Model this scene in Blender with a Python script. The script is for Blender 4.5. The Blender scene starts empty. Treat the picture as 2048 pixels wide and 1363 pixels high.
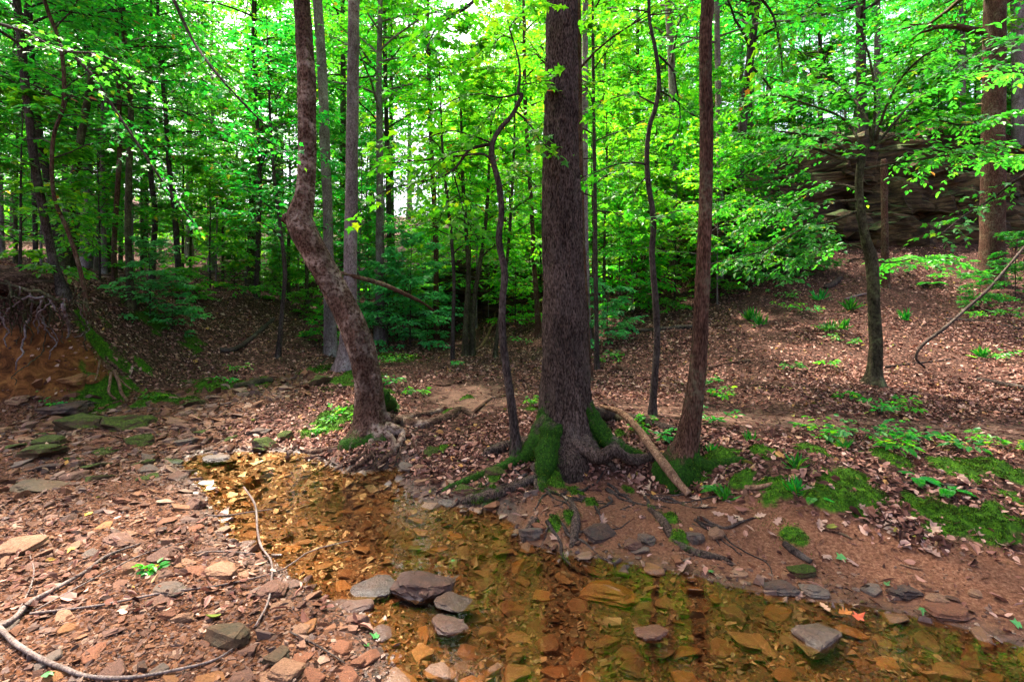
import bpy, bmesh, math, random
import numpy as np
from mathutils import Vector

random.seed(5)
rng = np.random.default_rng(11)
scene = bpy.context.scene
COL = scene.collection
R = math.radians

# ------------------------------------------------------------------ camera, sky, sun, exposure
EYE = 1.5          # metres above the water
FPX = 1024.0       # focal length in pixels of the 2048 px wide picture
HZ = 600.0         # horizon row
cam_d = bpy.data.cameras.new('camera')
cam_d.sensor_width = 36.0
cam_d.lens = 18.0
cam_d.shift_y = -(681.5 - HZ) / 2048.0
cam_d.clip_start = 0.05
cam_d.clip_end = 2000.0
cam = bpy.data.objects.new('camera', cam_d)
cam.location = (0, 0, EYE)
cam.rotation_euler = (R(90), 0, 0)
COL.objects.link(cam)
scene.camera = cam

SUN_EL, SUN_AZ = 62.0, -35.0      # azimuth clockwise from +Y (the direction the camera looks)
world = bpy.data.worlds.new('World')
scene.world = world
world.use_nodes = True
wn = world.node_tree
wn.nodes.clear()
wo = wn.nodes.new('ShaderNodeOutputWorld')
wb = wn.nodes.new('ShaderNodeBackground')
ws = wn.nodes.new('ShaderNodeTexSky')
ws.sky_type = 'NISHITA'
ws.sun_disc = False
ws.sun_elevation = R(SUN_EL)
ws.sun_rotation = R(SUN_AZ)
ws.air_density = 0.55
ws.dust_density = 7.0
ws.ozone_density = 0.3
wb.inputs['Strength'].default_value = 0.14
wn.links.new(ws.outputs[0], wb.inputs[0])
wn.links.new(wb.outputs[0], wo.inputs[0])

sun_d = bpy.data.lights.new('sun', 'SUN')
sun_d.energy = 4.4
sun_d.angle = R(3.5)
sun_d.color = (1.0, 0.91, 0.78)
sun = bpy.data.objects.new('sun', sun_d)
el, az = R(SUN_EL), R(SUN_AZ)
sdir = Vector((math.sin(az) * math.cos(el), math.cos(az) * math.cos(el), math.sin(el)))
sun.rotation_euler = sdir.to_track_quat('Z', 'Y').to_euler()
sun.location = (0, 0, 40)
COL.objects.link(sun)

vs = scene.view_settings
vs.view_transform = 'Standard'
vs.look = 'None'
vs.gamma = 1.0
vs.use_curve_mapping = False
vs.exposure = 2.75
cy = scene.cycles
cy.use_denoising = True
cy.max_bounces = 6
cy.diffuse_bounces = 3
cy.glossy_bounces = 2
cy.transmission_bounces = 4
cy.transparent_max_bounces = 6
cy.sample_clamp_indirect = 6.0
cy.use_adaptive_sampling = True
cy.adaptive_threshold = 0.02


# ------------------------------------------------------------------ numeric helpers
def A(*v):
    return np.array(v, dtype=float)


def hash3(ix, iy, iz, seed):
    h = (ix.astype(np.int64) * 374761393 + iy.astype(np.int64) * 668265263 + iz.astype(np.int64) * 2147483647 + seed * 974634777) & 0xFFFFFFFF
    h = ((h ^ (h >> 13)) * 1274126177) & 0xFFFFFFFF
    h = (h ^ (h >> 16)) & 0xFFFF
    return h / 32767.5 - 1.0


def vnoise(p, seed=0):
    p = np.asarray(p, float)
    f = np.floor(p)
    i = f.astype(np.int64)
    t = p - f
    t = t * t * (3 - 2 * t)
    out = 0
    for dx in (0, 1):
        wx = t[:, 0] if dx else 1 - t[:, 0]
        for dy in (0, 1):
            wy = t[:, 1] if dy else 1 - t[:, 1]
            for dz in (0, 1):
                wz = t[:, 2] if dz else 1 - t[:, 2]
                out = out + wx * wy * wz * hash3(i[:, 0] + dx, i[:, 1] + dy, i[:, 2] + dz, seed)
    return out


def fbm(p, octv=3, seed=0, gain=0.5):
    p = np.asarray(p, float)
    a, s, tot = 1.0, 0, 0
    for k in range(octv):
        s = s + a * vnoise(p * (2.03 ** k) + 17.3 * k, seed + k)
        tot += a
        a *= gain
    return s / tot


def n2(x, y, f, octv=3, seed=0):
    """2-D value noise, several octaves"""
    x, y = np.asarray(x, float), np.asarray(y, float)
    amp, out, tot = 1.0, 0.0, 0.0
    for k in range(octv):
        ff = f * 2.03 ** k
        px_, py_ = x * ff + 17.3 * k, y * ff + 9.1 * k
        fx_, fy_ = np.floor(px_), np.floor(py_)
        i, j = fx_.astype(np.int64), fy_.astype(np.int64)
        u, v = px_ - fx_, py_ - fy_
        u, v = u * u * (3 - 2 * u), v * v * (3 - 2 * v)
        z0 = np.zeros(1, np.int64)
        a00, a10 = hash3(i, j, z0, seed + k), hash3(i + 1, j, z0, seed + k)
        a01, a11 = hash3(i, j + 1, z0, seed + k), hash3(i + 1, j + 1, z0, seed + k)
        out = out + amp * ((a00 * (1 - u) + a10 * u) * (1 - v) + (a01 * (1 - u) + a11 * u) * v)
        tot += amp
        amp *= .5
    return out / tot


def smooth(a, b, x):
    t = np.clip((x - a) / (b - a), 0.0, 1.0)
    return t * t * (3 - 2 * t)


def norm(v):
    return v / np.maximum(np.linalg.norm(v, axis=-1, keepdims=True), 1e-9)


def poly_sd(x, y, poly):
    """signed distance to a closed polygon, negative inside"""
    poly = np.asarray(poly, float)
    d2 = np.full(len(x), 1e9)
    inside = np.zeros(len(x), bool)
    n = len(poly)
    for i in range(n):
        a, b = poly[i], poly[(i + 1) % n]
        e = b - a
        wx, wy = x - a[0], y - a[1]
        t = np.clip((wx * e[0] + wy * e[1]) / (e @ e + 1e-12), 0, 1)
        d2 = np.minimum(d2, (wx - t * e[0]) ** 2 + (wy - t * e[1]) ** 2)
        c = ((a[1] <= y) != (b[1] <= y))
        with np.errstate(divide='ignore', invalid='ignore'):
            xi = a[0] + (y - a[1]) * e[0] / (e[1] if abs(e[1]) > 1e-12 else 1e-12)
        inside ^= c & (x < xi)
    d = np.sqrt(d2)
    return np.where(inside, -d, d)


def catmull(P, m):
    """resample a polyline of any columns to m rows with a Catmull-Rom spline, even in arc length"""
    P = np.asarray(P, float)
    if len(P) == 2:
        t = np.linspace(0, 1, m)[:, None]
        return P[0] * (1 - t) + P[1] * t
    Q = np.vstack([2 * P[0] - P[1], P, 2 * P[-1] - P[-2]])
    out = []
    k = 12
    for i in range(1, len(Q) - 2):
        t = np.linspace(0, 1, k, endpoint=False)[:, None]
        p0, p1, p2, p3 = Q[i - 1], Q[i], Q[i + 1], Q[i + 2]
        out.append(0.5 * (2 * p1 + (p2 - p0) * t + (2 * p0 - 5 * p1 + 4 * p2 - p3) * t ** 2 + (3 * p1 - p0 - 3 * p2 + p3) * t ** 3))
    out.append(P[-1:])
    D = np.vstack(out)
    s = np.concatenate([[0], np.cumsum(np.linalg.norm(np.diff(D[:, :3], axis=0), axis=1))])
    u = np.linspace(0, s[-1], m)
    return np.stack([np.interp(u, s, D[:, c]) for c in range(D.shape[1])], 1)


# ------------------------------------------------------------------ terrain
def Ppt(px, py, Y):
    return ((px - 1024) / FPX * Y, Y, EYE - (py - HZ) / FPX * Y)


shore_px = [(345, 925), (400, 908), (480, 903), (560, 903), (612, 906), (640, 922), (690, 944), (745, 942), (800, 934), (822, 945),
            (800, 965), (818, 985), (870, 1008), (930, 1016), (990, 1022), (1030, 1050), (1040, 1085), (1090, 1098), (1150, 1112),
            (1230, 1118), (1300, 1132), (1400, 1150), (1470, 1172), (1530, 1186), (1640, 1202), (1750, 1214), (1850, 1238), (1950, 1262), (2048, 1292)]
shore_l = [(800, 1363), (775, 1300), (745, 1240), (690, 1205), (620, 1185), (585, 1160), (545, 1120), (490, 1100), (450, 1068), (432, 1030), (418, 990), (380, 960)]


def flatpt(px, py):
    Y = EYE * FPX / (py - HZ)
    return ((px - 1024) / FPX * Y, Y)


SHORE = [flatpt(*p) for p in shore_px] + [(3.6, 1.75), (5.2, 1.0), (7.5, -1.0), (5.0, -3.0), (2.0, -1.2), (0.5, 0.6), (-0.15, 1.5)] + [flatpt(*p) for p in shore_l]

CTRL = [Ppt(*p) for p in [
    # clay bank, foot then top
    (-120, 800, 6.3), (0, 790, 6.5), (100, 790, 6.6), (200, 782, 7.0), (260, 772, 7.3), (340, 748, 8.2), (430, 746, 8.5), (560, 736, 9.2),
    (0, 700, 6.75), (100, 700, 6.85), (170, 700, 7.1), (0, 600, 7.0), (100, 610, 7.05),
    (-100, 560, 6.9), (0, 558, 7.25), (100, 562, 7.4), (160, 590, 7.7), (240, 590, 8.8), (340, 582, 10.5), (480, 590, 12), (620, 622, 13.5), (420, 660, 9.8),
    (540, 675, 10.8), (250, 680, 7.9), (200, 640, 7.6), (300, 715, 8.0),
    # left terrace and hill
    (50, 540, 9), (130, 545, 11), (300, 555, 14), (450, 570, 17), (0, 520, 14), (200, 500, 22), (420, 520, 24), (0, 430, 35), (400, 450, 38),
    (600, 500, 35), (800, 520, 32), (-300, 450, 25), (560, 585, 20),
    # gravel bar, creek bed
    (0, 900, 4.6), (200, 870, 5.2), (0, 1000, 3.7), (150, 1000, 3.6), (0, 1200, 2.4), (300, 1300, 2.05), (600, 1330, 1.98), (300, 1100, 2.93), (300, 960, 4.05),
    (450, 800, 6.9), (620, 762, 8.4), (560, 840, 6.0), (660, 850, 5.6), (400, 870, 5.5), (-200, 1000, 3.6), (300, 810, 6.6),
    # mound with the bent tree, path
    (740, 872, 4.9), (700, 885, 4.95), (720, 800, 6.2), (850, 802, 6.2), (950, 782, 7), (950, 742, 9), (850, 720, 10.5), (980, 702, 12), (880, 672, 16), (700, 690, 12.5),
    (760, 645, 17), (900, 560, 20.5), (1100, 560, 19.5), (1000, 520, 26), (900, 850, 5.2), (870, 902, 4.6), (960, 900, 4.4), (900, 952, 4.1), (690, 740, 8.3),
    # big tree bank
    (1130, 893, 4.4), (1250, 900, 4.3), (1300, 832, 5.1), (1380, 938, 4.0), (1500, 902, 4.0), (1600, 925, 3.55), (1750, 965, 3.35), (1950, 960, 3.3),
    (1150, 965, 3.95), (1100, 1010, 3.45), (1250, 1000, 3.55), (1350, 1020, 3.4), (1150, 1060, 3.2), (1450, 1100, 2.95), (1600, 1130, 2.78),
    (1700, 1080, 2.9), (1900, 1150, 2.6), (2040, 1230, 2.35), (2048, 1090, 2.8), (2300, 1100, 2.75),
    (1500, 832, 5.2), (1800, 852, 4.9), (2048, 865, 4.7), (1100, 820, 5.6),
    (1130, 905, 4.12), (1200, 907, 4.12), (1280, 912, 4.1), (1340, 925, 4.06), (1130, 958, 3.99), (1200, 958, 3.99), (1280, 962, 3.97), (1340, 966, 3.94),
    # right slope
    (1740, 772, 6.6), (1500, 752, 7.2), (1250, 762, 7.2), (2000, 765, 6.8), (1200, 705, 9.5), (1350, 652, 10.5), (1600, 652, 9.6), (1900, 652, 9.2),
    (1500, 582, 12.5), (1700, 545, 12.5), (1950, 558, 12), (2150, 555, 12), (1300, 602, 13.5), (1250, 562, 17), (1180, 622, 14),
    (1700, 330, 17.5), (2048, 250, 18.5), (1450, 430, 20), (1300, 480, 24), (1200, 420, 38), (1600, 250, 34), (2048, 200, 32), (1000, 440, 45), (700, 430, 50)]]
CTRL += [(-12, 7, 2.2), (-14, 3, 2.0), (-9, 3.2, .7), (-6, 1, .3), (-6, -4, .4), (0, -4, .25), (6, 2.6, .3), (8, 4, .5), (10, 8, .9), (9, -4, .4),
         (-40, 20, 7), (-40, 0, 4), (40, 20, 12), (40, 0, 5), (0, -30, 2), (0, 60, 11), (-40, 50, 12), (40, 50, 16), (0, 80, 14), (-1.2, 1.0, .1), (-3, 0.5, .15)]
CT = np.array(CTRL)
_d = np.sqrt(((CT[:, None, :2] - CT[None, :, :2]) ** 2).sum(-1) + 0.02)
_n = len(CT)
_M = np.zeros((_n + 3, _n + 3))
_M[:_n, :_n] = _d + np.eye(_n) * -0.02
_M[:_n, _n] = 1
_M[:_n, _n + 1:] = CT[:, :2]
_M[_n:, :_n] = _M[:_n, _n:].T
_W = np.linalg.solve(_M, np.concatenate([CT[:, 2], np.zeros(3)]))


def shore_dist(x, y):
    sd = np.full(len(x), 5.0)
    m = (np.abs(x) < 9) & (y > -5) & (y < 8)
    if m.any():
        sd[m] = poly_sd(x[m], y[m], SHORE) + n2(x[m], y[m], 3.5, 2, 91) * 0.035
    return sd


def height(x, y):
    x = np.atleast_1d(np.asarray(x, float))
    y = np.atleast_1d(np.asarray(y, float))
    z = np.zeros(len(x))
    for s in range(0, len(x), 60000):
        xs, ys = x[s:s + 60000], y[s:s + 60000]
        rr = np.hypot(xs, ys - 10)
        k = np.minimum(1, 85 / np.maximum(rr, 1e-6))
        xc, yc = xs * k, 10 + (ys - 10) * k
        d = np.sqrt((xc[:, None] - CT[None, :, 0]) ** 2 + (yc[:, None] - CT[None, :, 1]) ** 2 + 0.02)
        z[s:s + 60000] = d @ _W[:_n] + _W[_n] + _W[_n + 1] * xc + _W[_n + 2] * yc
    far = smooth(5, 14, y)
    z = z + n2(x, y, 1.1, 3, 3) * (0.05 + 0.1 * far) + n2(x, y, 5.0, 2, 5) * 0.014
    cb = np.exp(-((x + 6.2) / 1.5) ** 2 - ((y - 6.9) / .5) ** 2)
    z = z + cb * (n2(x, y, 2.6, 3, 61) * .16 + n2(x, y, 7, 3, 62) * .07)
    sd = shore_dist(x, y)
    bank = np.exp(-((x + 0.4) / 1.7) ** 4) * smooth(2.9, 3.3, y)
    kk = 0.30 - 0.2 * bank
    zo = np.maximum(z, 0.03) * (1 - np.exp(-np.maximum(sd, 0) / kk))
    zi = -0.10 * (1 - np.exp(-np.maximum(-sd, 0) / 0.35)) + n2(x, y, 4, 2, 8) * 0.01 * smooth(0, .2, -sd)
    return np.where(sd > 0, zo, zi)


def hgt(x, y):
    return float(height([x], [y])[0])


def ground_px(px, py, ymin=1.6, ymax=60):
    """where the sight line through a picture point meets the terrain"""
    for _ in range(2):
        Y = np.exp(np.linspace(math.log(ymin), math.log(ymax), 130 if _ == 0 else 14))
        X = (px - 1024) / FPX * Y
        Z = EYE - (py - HZ) / FPX * Y
        h = height(X, Y)
        i = int(np.argmax(Z < h)) if (Z < h).any() else len(Y) - 1
        ymin, ymax = Y[max(i - 1, 0)], Y[i]
        if i == 0: break
    return A(X[i], Y[i], h[i])


def tnormal(x, y, e=0.05):
    x = np.asarray(x, float)
    y = np.asarray(y, float)
    gx = (height(x + e, y) - height(x - e, y)) / (2 * e)
    gy = (height(x, y + e) - height(x, y - e)) / (2 * e)
    return norm(np.stack([-gx, -gy, np.ones_like(gx)], 1))


# ------------------------------------------------------------------ mesh helpers
def mkmesh(name, V, F, attrs=None, smooth_shade=True):
    """F: an int array of quads or tris, or a list of such arrays"""
    Fs = [np.asarray(f) for f in (F if isinstance(F, list) else [F]) if len(f)]
    me = bpy.data.meshes.new(name)
    V = np.asarray(V, np.float32)
    me.vertices.add(len(V))
    me.vertices.foreach_set('co', V.ravel())
    tot = sum(len(f) for f in Fs)
    loops = np.concatenate([f.ravel() for f in Fs]).astype(np.int32)
    sizes = np.concatenate([np.full(len(f), f.shape[1]) for f in Fs]).astype(np.int32)
    me.loops.add(len(loops))
    me.loops.foreach_set('vertex_index', loops)
    me.polygons.add(tot)
    starts = np.concatenate([[0], np.cumsum(sizes)[:-1]]).astype(np.int32)
    me.polygons.foreach_set('loop_start', starts)
    me.polygons.foreach_set('loop_total', sizes)
    me.polygons.foreach_set('use_smooth', np.full(tot, bool(smooth_shade)))
    for k, v in (attrs or {}).items():
        at = me.attributes.new(k, 'FLOAT', 'POINT')
        at.data.foreach_set('value', np.asarray(v, np.float32))
    me.update(calc_edges=True)
    me.validate()
    return me


def obj(name, me, mat, parent=None, loc=None):
    o = bpy.data.objects.new(name, me)
    if mat is not None and len(me.materials) == 0:
        me.materials.append(mat)
    COL.objects.link(o)
    if parent is not None:
        o.parent = parent
    if loc is not None:
        o.location = loc
    return o


def tag(o, label=None, cat=None, group=None, kind=None):
    if label: o['label'] = label
    if cat: o['category'] = cat
    if group: o['group'] = group
    if kind: o['kind'] = kind
    return o


def empty(name, loc):
    o = bpy.data.objects.new(name, None)
    o.empty_display_size = 0.2
    o.location = loc
    COL.objects.link(o)
    return o


def tube(P, r, sides, tip=True):
    """tube along P (n,3) with radii r -> V, F, (s, theta)"""
    P = np.asarray(P, float)
    n = len(P)
    T = norm(np.gradient(P, axis=0))
    ref = A(0, 1, 0) if abs(T[0][1]) < 0.9 else A(1, 0, 0)
    N = np.zeros((n, 3))
    N[0] = norm(ref - T[0] * (ref @ T[0]))
    for i in range(1, n):
        v = N[i - 1] - T[i] * (N[i - 1] @ T[i])
        N[i] = v / max(np.linalg.norm(v), 1e-9)
    B = np.cross(T, N)
    th = np.linspace(0, 2 * math.pi, sides, endpoint=False)
    r = np.asarray(r, float)
    r = r[:, None] if r.ndim == 1 else r
    V = P[:, None, :] + r[..., None] * (np.cos(th)[None, :, None] * N[:, None, :] + np.sin(th)[None, :, None] * B[:, None, :])
    i = np.arange(n - 1)[:, None] * sides
    j = np.arange(sides)[None, :]
    j2 = (j + 1) % sides
    F = np.stack([i + j, i + j2, i + sides + j2, i + sides + j], -1).reshape(-1, 4)
    V = V.reshape(-1, 3)
    F = [F]
    if tip:
        e0, e1 = len(V), len(V) + 1
        V = np.vstack([V, P[:1], P[-1:]])
        jj = np.arange(sides)
        F.append(np.stack([np.full(sides, e0), (jj + 1) % sides, jj], 1))
        b = (n - 1) * sides
        F.append(np.stack([np.full(sides, e1), b + jj, b + (jj + 1) % sides], 1))
    return V, F


class Bag:
    """collects pieces of one mesh"""
    def __init__(self):
        self.V, self.Q, self.T, self.n = [], [], [], 0
        self.at = []

    def add(self, V, F, at=None):
        V = np.asarray(V)
        for f in (F if isinstance(F, list) else [F]):
            f = np.asarray(f)
            if len(f) == 0: continue
            (self.Q if f.shape[1] == 4 else self.T).append(f + self.n)
        self.V.append(V)
        self.at.append(np.zeros(len(V)) if at is None else np.asarray(at))
        self.n += len(V)

    def mesh(self, name, smooth_shade=True, attr=None):
        F = []
        if self.Q: F.append(np.concatenate(self.Q))
        if self.T: F.append(np.concatenate(self.T))
        return mkmesh(name, np.vstack(self.V), F, {attr: np.concatenate(self.at)} if attr else None, smooth_shade)


# leaf outlines: along, side, up
OVATE = A([0, 0, 0], [.22, -.23, .05], [.62, -.22, .04], [1, 0, -.10], [.62, .22, .04], [.22, .23, .05])
OVATE_F = (np.array([[0, 3, 2, 1], [0, 5, 4, 3]]), None)
STAR = A([.32, 0, .03], [0, 0, 0], [.02, -.30, 0], [.26, -.24, .03], [.38, -.52, -.03], [.55, -.20, .03], [1, 0, -.12], [.55, .20, .03], [.38, .52, -.03], [.26, .24, .03], [.02, .30, 0])
STAR_F = (None, np.array([[0, i, i + 1] if i < 10 else [0, 10, 1] for i in range(1, 11)]))
KITE = A([0, 0, 0], [.42, -.27, .06], [1, 0, -.08], [.42, .27, .06])
KITE_F = (None, np.array([[0, 2, 1], [0, 3, 2]]))
BLADE = A([0, -.14, 0], [1, 0, 0], [0, .14, 0])
BLADE_F = (None, np.array([[0, 2, 1]]))
OAK = A([.5, 0, .0], [0, 0, 0], [.12, -.06, 0], [.22, -.2, .04], [.32, -.09, .02], [.45, -.30, .06], [.56, -.11, .02], [.7, -.26, .05], [.8, -.10, .02], [1, 0, .06],
        [.8, .10, .03], [.7, .26, .06], [.56, .11, .02], [.45, .30, .08], [.32, .09, .02], [.22, .2, .04], [.12, .06, 0])
OAK_F = (None, np.array([[0, i, i + 1] if i < 16 else [0, 16, 1] for i in range(1, 17)]))


def leaves(pos, along, nrm, size, wid=1.0, shape='ovate', curl=None):
    tmpl, (fq, ft) = {'kite': (KITE, KITE_F), 'blade': (BLADE, BLADE_F), 'ovate': (OVATE, OVATE_F), 'star': (STAR, STAR_F), 'oak': (OAK, OAK_F)}[shape]
    pos = np.asarray(pos)
    along = norm(np.asarray(along))
    side = norm(np.cross(nrm, along))
    up = np.cross(along, side)
    n, k = len(pos), len(tmpl)
    size = np.broadcast_to(np.asarray(size, float), (n,))[:, None, None]
    wid = np.broadcast_to(np.asarray(wid, float), (n,))[:, None, None]
    c = np.ones((n, 1, 1)) if curl is None else np.asarray(curl)[:, None, None]
    t = tmpl[None]
    V = pos[:, None, :] + size * (t[..., 0:1] * along[:, None, :] + wid * t[..., 1:2] * side[:, None, :] + c * t[..., 2:3] * up[:, None, :])
    off = (np.arange(n) * k)[:, None, None]
    F = []
    if fq is not None: F.append((fq[None] + off).reshape(-1, 4))
    if ft is not None: F.append((ft[None] + off).reshape(-1, 3))
    return V.reshape(-1, 3), F


# ------------------------------------------------------------------ material helpers
class NT:
    def __init__(self, name):
        self.m = bpy.data.materials.new(name)
        self.m.use_nodes = True
        self.t = self.m.node_tree
        self.t.nodes.clear()
        self.out = self.n('OutputMaterial')

    def n(self, typ, **kw):
        nd = self.t.nodes.new('ShaderNode' + typ)
        for k, v in kw.items(): setattr(nd, k, v)
        return nd

    def l(self, a, b):
        self.t.links.new(a, b)

    def setin(self, nd, key, v):
        if hasattr(v, 'is_linked') or isinstance(v, bpy.types.NodeSocket):
            self.l(v, nd.inputs[key])
        else:
            nd.inputs[key].default_value = v

    def coord(self, what='Object', scale=(1, 1, 1)):
        c = self.n('TexCoord').outputs[what]
        if scale == (1, 1, 1): return c
        m = self.n('Mapping')
        m.inputs['Scale'].default_value = scale
        self.l(c, m.inputs['Vector'])
        return m.outputs[0]

    def noise(self, vec, scale, detail=4, rough=0.6, out='Fac', dist=0):
        t = self.n('TexNoise')
        self.l(vec, t.inputs['Vector'])
        t.inputs['Scale'].default_value = scale
        t.inputs['Detail'].default_value = detail
        t.inputs['Roughness'].default_value = rough
        t.inputs['Distortion'].default_value = dist
        return t.outputs[out]

    def voro(self, vec, scale, feature='F1', out='Distance'):
        t = self.n('TexVoronoi', feature=feature)
        self.l(vec, t.inputs['Vector'])
        t.inputs['Scale'].default_value = scale
        return t.outputs[out]

    def ramp(self, fac, stops, interp='LINEAR'):
        r = self.n('ValToRGB')
        r.color_ramp.interpolation = interp
        e = r.color_ramp.elements
        while len(e) < len(stops): e.new(0.5)
        for q, (p, c) in zip(e, stops):
            q.position = p
            q.color = (*c, 1) if len(c) == 3 else c
        self.l(fac, r.inputs[0])
        return r.outputs[0]

    def mix(self, fac, a, b, mode='MIX'):
        m = self.n('Mix', data_type='RGBA', blend_type=mode)
        self.setin(m, 0, fac)
        for k, v in ((6, a), (7, b)):
            if isinstance(v, tuple): v = (*v, 1) if len(v) == 3 else v
            self.setin(m, k, v)
        return m.outputs[2]

    def math(self, op, a, b=None, clamp=False):
        m = self.n('Math', operation=op, use_clamp=clamp)
        self.setin(m, 0, a)
        if b is not None: self.setin(m, 1, b)
        return m.outputs[0]

    def rng(self, v, a, b, c=0.0, d=1.0):
        m = self.n('MapRange')
        for k, x in zip(('Value', 'From Min', 'From Max', 'To Min', 'To Max'), (v, a, b, c, d)): self.setin(m, k, x)
        return m.outputs[0]

    def attr(self, name):
        return self.n('Attribute', attribute_name=name).outputs['Fac']

    def bump(self, h, strength=0.5, dist=0.02, prev=None):
        b = self.n('Bump')
        b.inputs['Strength'].default_value = strength
        b.inputs['Distance'].default_value = dist
        self.l(h, b.inputs['Height'])
        if prev is not None: self.l(prev, b.inputs['Normal'])
        return b.outputs[0]

    def surf(self, color, rough=0.8, normal=None, spec=0.3):
        p = self.n('BsdfPrincipled')
        self.setin(p, 'Base Color', (*color, 1) if isinstance(color, tuple) else color)
        self.setin(p, 'Roughness', rough)
        self.setin(p, 'Specular IOR Level', spec)
        if normal is not None: self.l(normal, p.inputs['Normal'])
        self.l(p.outputs[0], self.out.inputs[0])
        return p


def leaf_material(name, stops, tstops, trans=0.5, rough=0.45, spec=.35):
    t = NT(name)
    isl = t.n('NewGeometry').outputs['Random Per Island']
    oi = t.n('ObjectInfo').outputs['Random']
    hs = t.n('HueSaturation')
    t.l(t.ramp(isl, stops), hs.inputs['Color'])
    t.setin(hs, 'Value', t.rng(oi, 0, 1, 0.8, 1.2))
    t.setin(hs, 'Hue', t.rng(oi, 0, 1, 0.49, 0.515))
    hs2 = t.n('HueSaturation')
    t.l(t.ramp(isl, tstops), hs2.inputs['Color'])
    t.setin(hs2, 'Value', t.rng(oi, 0, 1, 0.8, 1.2))
    t.setin(hs2, 'Hue', t.rng(oi, 0, 1, 0.49, 0.515))
    p = t.n('BsdfPrincipled')
    t.l(hs.outputs[0], p.inputs['Base Color'])
    p.inputs['Roughness'].default_value = rough
    p.inputs['Specular IOR Level'].default_value = spec
    tr = t.n('BsdfTranslucent')
    t.l(hs2.outputs[0], tr.inputs['Color'])
    mx = t.n('MixShader')
    mx.inputs[0].default_value = trans
    t.l(p.outputs[0], mx.inputs[1])
    t.l(tr.outputs[0], mx.inputs[2])
    t.l(mx.outputs[0], t.out.inputs[0])
    return t.m


M = {}
G0 = [(0.0, (.013, .11, .012)), (.35, (.022, .18, .011)), (.75, (.042, .25, .009)), (.965, (.10, .32, .010)), (.988, (.18, .30, .01)), (.996, (.32, .15, .02)), (1.0, (.3, .09, .03))]
T0 = [(0.0, (.055, .40, .012)), (.35, (.09, .53, .012)), (.75, (.16, .62, .012)), (.965, (.30, .68, .012)), (.988, (.42, .6, .012)), (.996, (.5, .22, .02)), (1.0, (.36, .12, .03))]
M['leaf'] = leaf_material('leaf_green', G0, T0, 0.5)
G1 = [(p, (c[0] * .8 if p < .97 else c[0], c[1] * 1.0, c[2] * 1.8)) for p, c in G0]
T1 = [(p, (c[0] * .55 if p < .97 else c[0], c[1] * .97, c[2] * 2.2)) for p, c in T0]
M['leaf_cool'] = leaf_material('leaf_deep_green', G1, T1, 0.4, 0.38)
M['leaf_teal'] = leaf_material('leaf_pale_teal', [(0, (.03, .20, .05)), (.6, (.06, .32, .09)), (1, (.12, .42, .12))], [(0, (.05, .42, .06)), (.6, (.1, .6, .09)), (1, (.2, .7, .1))], 0.45, .4)
G2 = [(p, (c[0] * 1.4, c[1] * 1.12, c[2])) for p, c in G0]
T2 = [(p, (min(c[0] * 1.35, .6), c[1] * 1.12, c[2])) for p, c in T0]
M['leaf_bright'] = leaf_material('leaf_yellow_green', G2, T2, 0.55)
B0 = [(0.0, (0.01987, 0.007452, 0.005796)), (.25, (0.07038, 0.0265, 0.01739)), (.55, (0.1822, 0.07618, 0.05299)), (.82, (0.3146, 0.1615, 0.1201)), (.96, (0.4306, 0.2732, 0.2153)), (.99, (0.3726, 0.1822, 0.0414)), (1.0, (0.0828, 0.1656, 0.02484))]
BT0 = [(p, (c[0] * .8, c[1] * .6, c[2] * .5)) for p, c in B0]
M['litter'] = leaf_material('dry_leaf', B0, BT0, 0.12, 0.7, .12)
BP = [(0.0, (0.1804, 0.0943, 0.0615)), (.5, (0.2788, 0.164, 0.1189)), (.85, (0.369, 0.246, 0.1927)), (1.0, (0.2788, 0.1066, 0.0328))]
M['pale_leaf'] = leaf_material('pale_dry_leaf', BP, BP, 0.12, 0.65, .15)


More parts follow.
